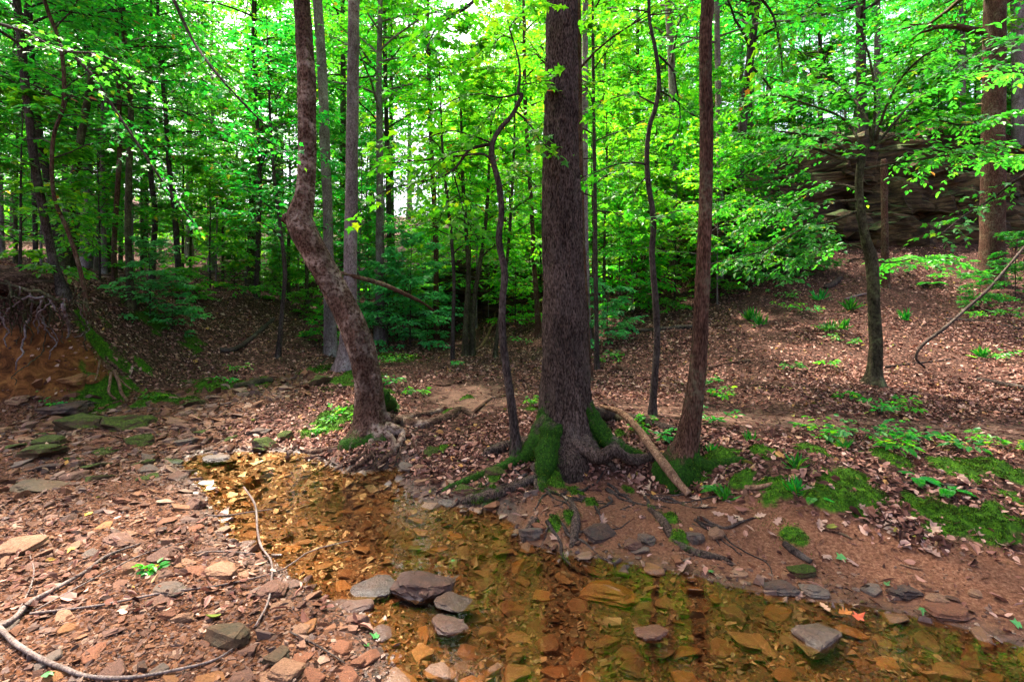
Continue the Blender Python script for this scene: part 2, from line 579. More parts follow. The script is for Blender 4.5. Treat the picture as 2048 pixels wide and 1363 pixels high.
def bark_material(name, dark, mid, light, sxy=26, sz=5, lichen=0.3, lich_col=(.33, .30, .26), strength=0.7, ridge=True, plates=.16):
    t = NT(name)
    v = t.coord('Object', (sxy, sxy, sz))
    n1 = t.noise(v, 1.0, 6, 0.65, dist=0.6)
    v2 = t.coord('Object', (sxy * 2.2, sxy * 2.2, sz * 2.5))
    vor = t.voro(v2, 1.0)
    big = t.noise(t.coord('Object', (1, 1, 1)), 4.0, 4, 0.6)
    h = t.math('ADD', t.math('MULTIPLY', n1, 1.0), t.math('MULTIPLY', vor, 0.5 if ridge else 0.15))
    pl = t.voro(t.coord('Object', (sxy * 1.15, sxy * 1.15, sz * .8)), 1.0, 'DISTANCE_TO_EDGE')
    crack = t.rng(pl, 0.0, .16)
    h = t.math('ADD', h, t.math('MULTIPLY', crack, plates))
    col = t.ramp(t.math('SUBTRACT', h, plates * .75), [(.32, dark), (.62, mid), (1.0, light)])
    lf = t.rng(big, .48, .60, 0, lichen)
    lf2 = t.math('MULTIPLY', lf, t.rng(t.noise(t.coord(), 24, 4, .65), .42, .56))
    col = t.mix(lf2, col, lich_col)
    tone = t.rng(t.noise(t.coord('Object', (1, 1, .45)), 3.2, 4, .65), .3, .7, .45, 1.45)
    tn = t.n('HueSaturation')
    t.l(col, tn.inputs['Color'])
    t.setin(tn, 'Value', tone)
    col = tn.outputs[0]
    # moss held in a vertex attribute of the trunk
    mf = t.math('ADD', t.attr('moss'), t.math('MULTIPLY', t.math('SUBTRACT', t.noise(t.coord(), 14, 4, .7), .5), .9))
    mf = t.math('MULTIPLY', t.rng(mf, .42, .6), t.rng(t.attr('moss'), 0.02, .15))
    moss = t.ramp(t.noise(t.coord(), 60, 3, .6), [(.3, (.006, .018, .003)), (.6, (.018, .06, .004)), (.8, (.05, .12, .007))])
    col = t.mix(mf, col, moss)
    nb = t.bump(h, strength, 0.02)
    nb = t.bump(t.noise(t.coord(), 160, 3, .7), 0.35, 0.006, nb)
    t.surf(col, 0.88, nb, 0.08)
    return t.m


M['bark_big'] = bark_material('bark_grey_brown_fissured', (.0035, .002, .0015), (.022, .013, .0095), (.105, .07, .055), 46, 15, .2, (.16, .12, .1))
M['bark_bent'] = bark_material('bark_mottled_brown', (.005, .002, .0015), (.034, .015, .009), (.12, .068, .047), 26, 17, .95, (.25, .175, .135), .8, True, .07)
M['bark_red'] = bark_material('bark_reddish_brown', (.007, .003, .002), (.038, .016, .009), (.11, .055, .036), 46, 12, .6, (.13, .11, .065))
M['bark_dark'] = bark_material('bark_dark', (.005, .0035, .003), (.023, .015, .012), (.07, .05, .042), 40, 14, .35, (.12, .1, .08), .5)
M['bark_pale'] = bark_material('bark_pale_grey', (.025, .016, .015), (.105, .072, .068), (.21, .155, .15), 26, 13, .5, (.28, .24, .23), .4)
M['bark_mossy'] = bark_material('bark_olive_mottled', (.01, .008, .004), (.045, .036, .02), (.11, .09, .06), 28, 14, .8, (.10, .10, .045), .5, False)
M['twig'] = bark_material('bark_grey_twig', (.022, .015, .013), (.09, .064, .055), (.19, .15, .135), 60, 16, .3, (.2, .17, .155), .3, True, 0.0)
M['stick'] = bark_material('bare_tan_wood', (.05, .022, .011), (.15, .075, .042), (.27, .16, .10), 40, 7, .8, (.06, .03, .016), .8, True, 0.0)


def moss_ramp(t, fac):
    return t.ramp(fac, [(.25, (.006, .012, .002)), (.48, (.02, .058, .003)), (.7, (.06, .15, .005)), (.9, (.18, .26, .012))])


def ground_material():
    t = NT('forest_floor')
    p = t.coord('Object')
    fine = t.noise(p, 60, 5, .7)
    mid = t.noise(p, 9, 4, .65)
    big = t.noise(p, 1.3, 4, .6)
    cell = t.voro(p, 42, out='Color')
    cellv = t.n('SeparateColor')
    t.l(cell, cellv.inputs[0])
    litter = t.ramp(cellv.outputs[0], [(0, (0.0108, 0.0048, 0.0036)), (.4, (0.036, 0.0156, 0.0102)), (.75, (0.078, 0.036, 0.0252)), (1, (0.144, 0.078, 0.057))])
    litter = t.mix(t.rng(mid, .35, .7, .0, .5), litter, (.02, .009, .006))
    sand = t.ramp(fine, [(.3, (0.036, 0.01296, 0.00648)), (.48, (0.108, 0.04464, 0.02448)), (.62, (0.1728, 0.0828, 0.04896)), (.8, (0.288, 0.1728, 0.1152))])
    sand = t.mix(t.rng(big, .4, .65, 0, .45), sand, (.07, .03, .017))
    gcell = t.voro(p, 75, out='Color')
    gs = t.n('SeparateColor')
    t.l(gcell, gs.inputs[0])
    gravel = t.ramp(gs.outputs[1], [(0, (0.009, 0.00375, 0.00225)), (.35, (0.045, 0.0165, 0.0075)), (.65, (0.09, 0.0345, 0.015)), (.85, (0.0675, 0.0375, 0.03)), (1, (0.15, 0.075, 0.045))])
    clay = t.ramp(t.noise(p, 7, 6, .7, dist=1.0), [(.32, (0.021, 0.0075, 0.003)), (.47, (0.0825, 0.0285, 0.009)), (.6, (0.15, 0.05625, 0.0165)), (.78, (0.24, 0.105, 0.03375))])
    path = t.ramp(fine, [(.25, (0.0792, 0.0396, 0.02664)), (.5, (0.1872, 0.1044, 0.072)), (.8, (0.3168, 0.2088, 0.1584))])  # bare soil; on the middle patch the pale tone also paints in sunlight
    moss = moss_ramp(t, t.noise(p, 34, 5, .75))
    col = litter
    nz = t.math('MULTIPLY', t.math('SUBTRACT', t.noise(p, 6, 5, .7), .5), .8)
    for a, c in (('sand', sand), ('path', path), ('clay', clay), ('gravel', gravel), ('moss', moss)):
        f = t.rng(t.math('ADD', t.attr(a), nz), .38, .62)
        f = t.math('MULTIPLY', f, t.rng(t.attr(a), .01, .15))
        col = t.mix(f, col, c)
    wet = t.attr('wet')
    hs = t.n('HueSaturation')
    t.l(col, hs.inputs['Color'])
    t.setin(hs, 'Value', t.rng(wet, 0, 1, 1, .75))
    t.setin(hs, 'Saturation', t.rng(wet, 0, 1, 1, 1.15))
    nb = t.bump(t.math('ADD', fine, cellv.outputs[1]), .6, .012)
    nb = t.bump(mid, .5, .03, nb)
    t.surf(hs.outputs[0], t.rng(wet, 0, 1, .92, .45), nb, t.rng(wet, 0, 1, .08, .3))
    return t.m


M['ground'] = ground_material()

STONE_RAMP = [(0, (0.01716, 0.00702, 0.00468)), (.16, (0.0624, 0.02028, 0.00936)), (.36, (0.1404, 0.04836, 0.01872)), (.55, (0.2028, 0.0897, 0.039)), (.68, (0.156, 0.0819, 0.0585)), (.8, (0.0546, 0.039, 0.03744)), (.9, (0.234, 0.1404, 0.0936)), (1, (0.2964, 0.1872, 0.1326))]


def stone_material(name, mode='object', mossy=0.0):
    t = NT(name)
    p = t.coord('Object')
    if mode == 'object':
        base = t.n('ObjectInfo').outputs['Color']
        vec = t.n('VectorMath', operation='ADD')
        t.l(p, vec.inputs[0])
        cx = t.n('CombineXYZ')
        t.setin(cx, 0, t.math('MULTIPLY', t.n('ObjectInfo').outputs['Random'], 37.0))
        t.l(cx.outputs[0], vec.inputs[1])
        p = vec.outputs[0]
        sc = 3.5
    else:
        base = t.ramp(t.n('NewGeometry').outputs['Random Per Island'], STONE_RAMP)
        sc = 22
    n1 = t.noise(p, sc, 6, .7)
    n2_ = t.noise(p, sc * 7, 4, .7)
    col = t.mix(t.rng(n1, .38, .62, 0, .6), base, t.mix(.6, base, (.17, .065, .026)))
    col = t.mix(t.rng(n2_, .35, .7, .55, 0), col, (.03, .018, .014))
    col = t.mix(t.rng(n2_, .6, .8, 0, .4), col, (.30, .18, .13))
    geo = t.n('NewGeometry')
    if mossy:
        sn = t.n('SeparateXYZ')
        t.l(geo.outputs['Normal'], sn.inputs[0])
        f = t.math('ADD', sn.outputs[2], t.math('MULTIPLY', t.math('SUBTRACT', n1, .5), 1.6))
        f = t.rng(f, 1.0 - mossy, 1.25 - mossy)
        col = t.mix(f, col, t.ramp(t.noise(p, sc * 8, 4, .7), [(.3, (.008, .009, .003)), (.5, (.025, .034, .005)), (.65, (.055, .085, .006)), (.85, (.16, .20, .012))]))
    # stones are wet where they stand in or at the water
    sp = t.n('SeparateXYZ')
    t.l(geo.outputs['Position'], sp.inputs[0])
    wet = t.rng(sp.outputs[2], .008, .03, 1, 0)
    hs = t.n('HueSaturation')
    t.l(col, hs.inputs['Color'])
    t.setin(hs, 'Value', t.rng(wet, 0, 1, 1, .85))
    nb = t.bump(n1, .5, .05 if mode == 'object' else .01)
    nb = t.bump(n2_, .45, .02 if mode == 'object' else .004, nb)
    t.surf(hs.outputs[0], t.rng(wet, 0, 1, .85 if mossy else .72, .28), nb, t.rng(wet, 0, 1, .12 if mossy else .2, .5))
    return t.m


M['stone'] = stone_material('creek_stone')
M['stone_mossy'] = stone_material('creek_stone_mossy', 'object', .55)
M['stone_stuff'] = stone_material('creek_pebble', 'island')


def outcrop_material():
    t = NT('layered_sandstone')
    p = t.coord('Object')
    w = t.noise(t.coord('Object', (.7, .7, 4.5)), 1.6, 7, .7, dist=1.2)
    n = t.noise(p, 5, 6, .7)
    col = t.ramp(w, [(.3, (.006, .0035, .002)), (.46, (.034, .019, .009)), (.58, (.105, .062, .028)), (.75, (.035, .022, .012))])
    col = t.mix(t.rng(n, .5, .7, 0, .7), col, (.008, .006, .004))
    sn = t.n('SeparateXYZ')
    t.l(t.n('NewGeometry').outputs['Normal'], sn.inputs[0])
    f = t.rng(t.math('ADD', sn.outputs[2], t.math('MULTIPLY', t.math('SUBTRACT', n, .5), 1.4)), .55, .85)
    col = t.mix(t.math('MULTIPLY', f, .8), col, (.04, .075, .015))
    nb = t.bump(w, .8, .08)
    nb = t.bump(t.noise(p, 30, 4, .7), .5, .02, nb)
    t.surf(col, .9, nb, .2)
    return t.m


M['outcrop'] = outcrop_material()


def moss_material():
    t = NT('moss_cushion')
    p = t.coord('Object')
    isl = t.n('NewGeometry').outputs['Random Per Island']
    col = moss_ramp(t, t.math('ADD', t.math('MULTIPLY', isl, .55), t.math('MULTIPLY', t.noise(p, 5, 4, .7), .55)))
    col = t.mix(t.math('MULTIPLY', t.rng(t.noise(p, 11, 5, .75), .48, .62), .75), col, (.035, .024, .009))
    t.surf(col, .8, None, .1)
    return t.m


M['moss'] = moss_material()


def water_material():
    t = NT('clear_brown_water')
    p = t.coord('Object', (1, 1, 1))
    n1 = t.noise(p, 5, 3, .55)
    n2_ = t.noise(p, 26, 3, .6)
    amp = t.rng(t.noise(p, 1.1, 2, .5), .42, .62)
    h = t.math('ADD', t.math('MULTIPLY', n1, .22), t.math('MULTIPLY', t.math('MULTIPLY', n2_, amp), .55))
    nb = t.bump(h, .10, .05)
    fr = t.n('Fresnel')
    fr.inputs['IOR'].default_value = 1.34
    t.l(nb, fr.inputs['Normal'])
    tr = t.n('BsdfTransparent')
    tr.inputs['Color'].default_value = (.985, .80, .54, 1)
    gl = t.n('BsdfGlossy')
    gl.inputs['Roughness'].default_value = .015
    t.l(nb, gl.inputs['Normal'])
    mx = t.n('MixShader')
    t.l(fr.outputs[0], mx.inputs[0])
    t.l(tr.outputs[0], mx.inputs[1])
    t.l(gl.outputs[0], mx.inputs[2])
    t.l(mx.outputs[0], t.out.inputs[0])
    return t.m


M['water'] = water_material()

# ------------------------------------------------------------------ ground sheet
def axis(a, b, fine_a, fine_b, step, grow):
    v = list(np.arange(fine_a, fine_b + 1e-6, step))
    s, x = step, fine_b
    while x < b:
        s *= grow
        x += s
        v.append(x)
    s, x = step, fine_a
    while x > a:
        s *= grow
        x -= s
        v.insert(0, x)
    return np.array(v)


def wpoly(pts):
    return np.array([ground_px(*p)[:2] for p in pts])


PG = {
    'gravel': [wpoly([(-60, 812), (100, 800), (270, 778), (440, 762), (560, 748), (640, 745), (650, 765), (560, 800), (470, 850), (480, 885), (590, 902)]).tolist()
               + [flatpt(*p) for p in shore_px[4:]] + [(4.2, 1.6), (7.5, 0), (6, -4), (-6, -4), (-5.5, 2.5), (-5.5, 4.5)]],
    'sand': [wpoly([(1130, 965), (1250, 960), (1400, 985), (1560, 1005), (1700, 1035), (1830, 1085), (2048, 1100)]).tolist() + [(4.5, 2.5), (4, 1.9)]
             + [flatpt(*p) for p in shore_px[::-1][:13]] + [flatpt(1020, 1040)]],
    'clay': [wpoly([(-150, 662), (0, 665), (110, 668), (185, 700), (225, 745), (270, 790), (120, 806), (-150, 815)])],
    'path': [wpoly([(800, 790), (880, 765), (960, 752), (1060, 765), (1085, 800), (1000, 835), (880, 850), (810, 825)]),  # trodden patch, with its spot of sunlight painted in as pale colour
             wpoly([(1195, 800), (1500, 810), (2048, 835), (2200, 850), (2200, 905), (2048, 890), (1700, 880), (1500, 865), (1195, 840)])],
}
MOSS_SPOTS = [(650, 850, .30), (690, 830, .24), (620, 870, .14), (780, 785, .12), (930, 800, .10), (905, 825, .10), (885, 900, .08), (220, 800, .35), (300, 805, .35), (370, 800, .25),
              (420, 770, .3), (500, 770, .35), (195, 690, .10), (240, 722, .12), (290, 738, .14), (160, 640, .10), (215, 650, .08), (700, 755, .4), (790, 720, .5), (640, 740, .3),
              (1450, 915, .16), (1540, 905, .15), (1620, 905, .13), (1690, 975, .2), (1640, 1000, .13), (1560, 985, .16), (1480, 960, .14), (1740, 985, .12),
              (1880, 1030, .2), (1950, 1050, .17), (2010, 1040, .13), (1830, 1010, .13), (2040, 1000, .1), (1900, 935, .2), (1990, 940, .2), (1780, 920, .16),
              (1060, 820, .12), (1240, 875, .07), (1110, 965, .09), (1150, 985, .06), (1260, 985, .05), (1140, 1040, .07), (1180, 1010, .05), (1580, 1075, .12), (1400, 945, .12), (1340, 1040, .07), (1360, 1085, .06),
              (1110, 1055, .05), (990, 955, .08), (980, 990, .06), (300, 640, .3), (380, 690, .25)]
MOSS_W = [(*ground_px(a, b)[:2], r) for a, b, r in MOSS_SPOTS]


def moss_field(x, y):
    f = np.zeros(len(x))
    for mx, my, r in MOSS_W:
        rr = r * (1 + .35 * my / 5 * 0)
        m = (np.abs(x - mx) < 2.2 * r) & (np.abs(y - my) < 2.6 * r)
        if not m.any(): continue
        dd = np.hypot(x[m] - mx, (y[m] - my) * .8) / rr + n2(x[m], y[m], 7, 3, 81) * .75
        f[m] = np.maximum(f[m], 1 - smooth(.35, 1.15, dd))
    return f


def mask(name, x, y, soft=.25):
    f = np.zeros(len(x))
    for pg in PG[name]:
        pg = np.asarray(pg)
        m = (x > pg[:, 0].min() - 1) & (x < pg[:, 0].max() + 1) & (y > pg[:, 1].min() - 1) & (y < pg[:, 1].max() + 1)
        if m.any():
            f[m] = np.maximum(f[m], 1 - smooth(-soft, soft, poly_sd(x[m], y[m], pg)))
    return f


gx = axis(-420, 420, -4.0, 4.0, .04, 1.05)
gy = axis(-300, 700, 1.7, 7.4, .04, 1.055)
XX, YY = np.meshgrid(gx, gy)
fx, fy = XX.ravel(), YY.ravel()
fz = height(fx, fy)
mf = moss_field(fx, fy)
fz = fz + mf * .045 * (0.65 + n2(fx, fy, 9, 2, 55)) * (fy < 9)
nx, ny = len(gx), len(gy)
ii = (np.arange(ny - 1)[:, None] * nx + np.arange(nx - 1)[None, :]).ravel()
FQ = np.stack([ii, ii + 1, ii + nx + 1, ii + nx], 1)
sdv = shore_dist(fx, fy)
near = (np.abs(fx) < 9) & (fy > -5) & (fy < 9)
ground = obj('ground', mkmesh('ground', np.stack([fx, fy, fz], 1), FQ, {
    'gravel': mask('gravel', fx, fy), 'sand': mask('sand', fx, fy), 'clay': mask('clay', fx, fy), 'path': mask('path', fx, fy, .8) * .5, 'moss': mf,
    'wet': np.where(near, 1 - smooth(.02, .22, sdv), 0)}), M['ground'])
tag(ground, 'forest floor of leaf litter, sand, clay and gravel around the creek', kind='structure')

# water: the shore polygon pushed out a little under the banks
sp = np.array(SHORE)
cen = np.roll(sp, 1, 0) - np.roll(sp, -1, 0)
nrm2 = norm(np.stack([cen[:, 1], -cen[:, 0]], 1))
sgn = 1 if poly_sd(*(sp[:1] + nrm2[:1] * .02).T, sp)[0] > 0 else -1
wp = sp + sgn * nrm2 * .10
bm = bmesh.new()
bv = [bm.verts.new((x, y, 0.0)) for x, y in wp]
bf = bm.faces.new(bv)
bmesh.ops.triangulate(bm, faces=[bf])
bm.normal_update()
if bm.faces[:][0].normal.z < 0:
    bmesh.ops.reverse_faces(bm, faces=bm.faces[:])
wm = bpy.data.meshes.new('water')
bm.to_mesh(wm)
bm.free()
water = obj('water', wm, M['water'])
tag(water, 'shallow clear brown creek pool over stones', kind='structure')


# ------------------------------------------------------------------ trees
def px3(px, py, Y):
    return A((px - 1024) / FPX * Y, Y, EYE - (py - HZ) / FPX * Y)


def rand_dir(rs, n):
    v = rs.normal(size=(n, 3))
    return norm(v)


def lateral_set(rs, path, nlat, llen, leaf_n, leaf_s, bag_l, bag_b, s0=.2, shape='ovate', droop=.25, trad=.004, flat=.35, wid=1.0, spread=(.6, 1.2)):
    """twigs with leaves along a branch polyline"""
    P = catmull(path, 24)
    T = norm(np.gradient(P, axis=0))
    allp, alld, alln, alls = [], [], [], []
    for k in range(nlat):
        s = s0 + (1 - s0) * (k + rs.uniform(.1, .9)) / nlat
        i = min(int(s * 23), 22)
        p = P[i] + (P[i + 1] - P[i]) * rs.uniform()
        t = T[i]
        side = np.cross(A(0, 0, 1), t)
        if np.linalg.norm(side) < .3:
            a = rs.uniform(0, 6.28)
            side = A(math.cos(a), math.sin(a), 0)
        side = side / np.linalg.norm(side)
        sg = 1 if k % 2 else -1
        ang = rs.uniform(*spread)
        d = t * math.cos(ang) + sg * side * math.sin(ang) + A(0, 0, rs.uniform(-.15, .25))
        d = d / np.linalg.norm(d)
        L = llen * (1.1 - .55 * s) * rs.uniform(.6, 1.3)
        u = np.linspace(0, 1, 5)[:, None]
        q = p + d * L * u + A(0, 0, -1) * droop * L * u ** 2 + rs.normal(0, .03 * L, (5, 3)) * u
        if leaf_s < .165:
            V, F = tube(q[::2], np.linspace(trad, trad * .4, 3), 3, tip=False)
            bag_b.add(V, F)
        m = max(2, int(leaf_n * rs.uniform(.75, 1.25)))
        w = np.linspace(.12, 1, m)
        pos = np.stack([np.interp(w, u[:, 0], q[:, c]) for c in range(3)], 1)
        dd = norm(q[-1:] - q[:1])
        sid = norm(np.cross(A(0, 0, 1), dd[0]))[None]
        sg2 = np.where(np.arange(m) % 2 == 0, 1, -1)[:, None]
        a2 = rs.uniform(.5, 1.15, (m, 1))
        a2[-1] = 0.1
        al = dd * np.cos(a2) + sg2 * sid * np.sin(a2) + A(0, 0, -1) * rs.uniform(-.1, .45, (m, 1)) + rs.normal(0, .12, (m, 3))
        nn = A(0, 0, 1) + rs.normal(0, flat, (m, 3))
        allp.append(pos + rs.normal(0, .01, (m, 3)))
        alld.append(al)
        alln.append(nn)
        alls.append(leaf_s * rs.uniform(.6, 1.25, m))
    if allp:
        V, F = leaves(np.vstack(allp), np.vstack(alld), np.vstack(alln), np.concatenate(alls), wid, shape)
        bag_l.add(V, F)


def grow_crown(rs, tp, trad, lo, nb, blen, nlat, llen, leaf_n, leaf_s, bag_l, bag_b, hi=1.0, up=(.1, .7), sub=2, shape='ovate', az0=None, azw=3.2, droop=.25, flat=.35, brs=.45):
    """branches along the trunk polyline tp (n,3) with radii trad"""
    n = len(tp)
    az = rs.uniform(0, 6.28)
    for b in range(nb):
        f = (b + rs.uniform(0, 1)) / nb
        t = lo + (hi - lo) * f
        i = min(int(t * (n - 1)), n - 2)
        p = tp[i] + (tp[i + 1] - tp[i]) * (t * (n - 1) - i)
        r = trad[i] * brs
        az += 2.4 + rs.normal(0, .5)
        a = az if az0 is None else az0 + rs.uniform(-azw, azw)
        L = blen * (1.0 - .6 * f) * rs.uniform(.65, 1.2)
        e = rs.uniform(*up) + .35 * f
        d = A(math.cos(a) * math.cos(e), math.sin(a) * math.cos(e), math.sin(e))
        u = np.linspace(0, 1, 7)[:, None]
        wob = np.cumsum(rs.normal(0, .035 * L, (7, 3)), 0) * u
        q = p + d * L * u + A(0, 0, -1) * (droop * L) * u ** 2 + wob
        V, F = tube(q, np.linspace(max(r, .006), .004, 7), 5, tip=False)
        bag_b.add(V, F)
        lateral_set(rs, q, nlat, llen * L, leaf_n, leaf_s, bag_l, bag_b, .22, shape, flat=flat)
        for k in range(sub):
            j = rs.integers(2, 5)
            a3 = a + rs.choice([-1, 1]) * rs.uniform(.4, 1.0)
            e3 = e * .6 + rs.uniform(-.1, .3)
            L3 = L * rs.uniform(.35, .6)
            d3 = A(math.cos(a3) * math.cos(e3), math.sin(a3) * math.cos(e3), math.sin(e3))
            q3 = q[j] + d3 * L3 * u + A(0, 0, -1) * .2 * L3 * u ** 2 + np.cumsum(rs.normal(0, .03 * L3, (7, 3)), 0) * u
            V, F = tube(q3, np.linspace(max(r * .5, .005), .003, 7), 4, tip=False)
            bag_b.add(V, F)
            lateral_set(rs, q3, max(3, int(nlat * .6)), llen * L * .8, leaf_n, leaf_s, bag_l, bag_b, .2, shape, flat=flat)


def variant(seed, H, r0, lo, nb, blen, nlat, llen, leaf_n, leaf_s, up=(.1, .7), sub=2, wob=.03, shape='ovate', hi=1.0):
    rs = np.random.default_rng(seed)
    k = 9
    z = np.linspace(-.35, H, k)
    off = np.cumsum(rs.normal(0, wob * H / k, (k, 2)), 0) * np.linspace(0, 1, k)[:, None] ** .7
    tp = catmull(np.column_stack([off, z]), 40)
    tr = r0 * (1 - .85 * np.linspace(0, 1, 40) ** 1.1)
    tr[:5] *= np.linspace(1.7, 1.0, 5)
    V, F = tube(tp, tr, 10)
    V = V + (fbm(V * A(9, 9, 3), 2, seed)[:, None] * norm(V * A(1, 1, 0) + 1e-6)) * r0 * .12
    bl, bb = Bag(), Bag()
    grow_crown(rs, tp, tr, lo, nb, blen, nlat, llen, leaf_n, leaf_s, bl, bb, hi, up, sub, shape)
    return (mkmesh('trunk', V, F), bb.mesh('branches'), bl.mesh('crown', False))


VAR_SAP = [variant(100, 5.0, .035, .3, 22, 1.6, 8, .36, 10, .10), variant(101, 6.5, .05, .34, 26, 1.9, 8, .36, 10, .105),
           variant(102, 4.0, .026, .28, 20, 1.35, 8, .38, 10, .095), variant(103, 7.5, .06, .36, 28, 2.1, 8, .35, 10, .11)]
VAR_MID = [variant(110, 11, .10, .28, 40, 3.0, 10, .32, 7, .15, shape='kite'), variant(111, 13, .13, .32, 42, 3.4, 10, .32, 7, .16, shape='kite'), variant(112, 9, .075, .26, 36, 2.7, 10, .32, 7, .14, shape='kite')]
VAR_BIG = [variant(120, 21, .22, .36, 48, 5.0, 11, .28, 10, .22, wob=.015, shape='kite'), variant(121, 24, .26, .40, 50, 5.4, 11, .28, 10, .23, wob=.012, shape='kite'), variant(122, 18, .18, .28, 46, 4.4, 11, .28, 10, .21, wob=.015, shape='kite')]
VAR_LOW = [variant(140, 10, .09, .05, 36, 3.3, 9, .34, 9, .18, shape='kite'), variant(141, 8, .08, .05, 34, 3.0, 9, .34, 9, .17, shape='kite')]
VAR_HIGH = [variant(150, 15, .13, .42, 40, 3.6, 10, .32, 9, .14, wob=.015, shape='kite'), variant(151, 17, .15, .46, 42, 3.9, 10, .32, 9, .145, wob=.015, shape='kite')]
VAR_SHRUB = [variant(130, 1.7, .018, .1, 18, 1.05, 7, .42, 9, .09, up=(.05, .8)), variant(131, 1.2, .014, .08, 15, .9, 7, .45, 9, .085, up=(.05, .7)), variant(132, 2.4, .022, .12, 22, 1.25, 8, .4, 9, .095)]


def mats_for(meshes, bark, leaf):
    """one copy of a mesh for each material it is seen in, shared by all trees of that look"""
    out = []
    for me, m in zip(meshes, (bark, bark, leaf)):
        key = (me.name, m)
        if key not in mats_for.cache:
            c = me if not me.materials else me.copy()
            c.materials.clear()
            c.materials.append(M[m])
            mats_for.cache[key] = c
        out.append(mats_for.cache[key])
    return out


mats_for.cache = {}


def plant_variant(name, meshes, x, y, rz, sc, bark, leaf, label, cat, group, sink=0.0):
    root = empty(name, (x, y, hgt(x, y) - sink))
    root.rotation_euler = (0, 0, rz)
    root.scale = (sc, sc, sc)
    tag(root, label, cat, group)
    for nm, me in zip(('trunk' if cat == 'tree' else 'stem', 'branches', 'crown' if cat == 'tree' else 'foliage'), mats_for(meshes, bark, leaf)):
        obj(nm, me, None, root)
    return root


def trunk_mesh(rows, Y, sides, rings, rough=.1, extend=0.0, sink=.25, seed=1, moss=None, ridge=0.0, yoff=None, flare=0.0, lobes=5):
    """rows: (px, py, width px) from the base up; Y: depth of the tree. returns mesh data in world space and the centre line"""
    P = []
    for k, (a, b, w) in enumerate(rows):
        yy = Y if yoff is None else Y + yoff[k]
        P.append([*px3(a, b, yy), w / 2 / FPX * yy])
    P = np.array(P)
    if sink: P = np.vstack([P[0] + [0, 0, -sink, P[0][3] * .15], P])
    if extend:
        d = P[-1, :3] - P[-3, :3]
        d = d / np.linalg.norm(d)
        d = norm(d * .5 + A(0, 0, .8))
        for f in (.35, .7, 1.0):
            P = np.vstack([P, [*(P[-1, :3] + d * extend * .34), P[-1, 3] * (.72 if f < 1 else .3)]])
    Q = catmull(P, rings)
    th = np.linspace(0, 2 * math.pi, sides, endpoint=False)
    rad = np.repeat(Q[:, 3:4], sides, 1)
    zb = Q[:, 2:3] - (P[1, 2] if sink else P[0, 2])
    if flare:
        ph = seed * 1.7
        rad = rad * (1 + flare * np.exp(-np.maximum(zb, 0) / .16) * (.5 + .5 * np.cos(lobes * th[None] + ph + np.sin(th[None] * 2 + ph) * .8)))
    cyl = np.stack([np.cos(th)[None] * 1.0 + 0 * zb, np.sin(th)[None] + 0 * zb, np.repeat(Q[:, 2:3], sides, 1)], -1).reshape(-1, 3)
    Rm = np.median(Q[:, 3])
    nz = fbm(cyl * A(2.2, 2.2, 3.0), 3, seed) * rough
    if ridge:
        rd = np.abs(fbm(cyl * A(11, 11, 3.2), 3, seed + 9))
        nz = nz + (rd - .22) * ridge
    rad = rad + (nz.reshape(rad.shape)) * Rm
    V, F = tube(Q[:, :3], rad, sides)
    m = np.zeros(len(V))
    if moss is not None:
        zz = V[:, 2] - (P[1, 2] if sink else P[0, 2])
        ang = np.arctan2(V[:, 1] - np.interp(V[:, 2], Q[:, 2], Q[:, 1]), V[:, 0] - np.interp(V[:, 2], Q[:, 2], Q[:, 0]))
        m = moss(zz, ang)
    return V, F, m, Q


def hero_tree(name, label, rows, Y, bark, sides=20, rings=70, crown=None, group=None, cat='tree', leaf='leaf', **kw):
    rows = list(rows)
    V, F, m, Q = trunk_mesh(rows, Y, sides, rings, **kw)
    a, b, w = rows[0]
    base = A(*px3(a, b, Y if kw.get('yoff') is None else Y + kw['yoff'][0]))
    root = empty(name, base)
    tag(root, label, cat, group)
    obj('trunk', mkmesh('trunk', V - base, F, {'moss': m}), M[bark], root)
    bl, bb = Bag(), Bag()
    if crown:
        rs = np.random.default_rng(crown.pop('seed', 7))
        for c in crown['sets']:
            grow_crown(rs, Q[:, :3] - base, Q[:, 3], bag_l=bl, bag_b=bb, **c)
    return root, base, bl, bb, Q


def close_tree(root, bl, bb, bark, leaf):
    if bb.n: obj('branches', bb.mesh('branches'), M[bark], root)
    if bl.n: obj('crown', bl.mesh('crown', False), M[leaf], root)


def custom_branch(pts, Y, base, bl, bb, rs, nlat=10, llen=.3, leaf_n=7, leaf_s=.09, shape='ovate', r=None, s0=.15, spreadY=.5, leafy=True, flat=.35):
    """branch drawn through picture points at depth Y; drifts in depth"""
    n = len(pts)
    dy = np.cumsum(rs.normal(0, spreadY / max(n, 1) * .6, n))
    P = np.array([[*px3(a, b, Y + d), w / 2 / FPX * Y] for (a, b, w), d in zip(pts, dy - dy[0])])
    Q = catmull(P, max(12, n * 5))
    V, F = tube(Q[:, :3] - base, Q[:, 3], 8)
    bb.add(V, F)
    if leafy:
        lateral_set(rs, P[:, :3] - base, nlat, llen, leaf_n, leaf_s, bl, bb, s0, shape, flat=flat, trad=.003)


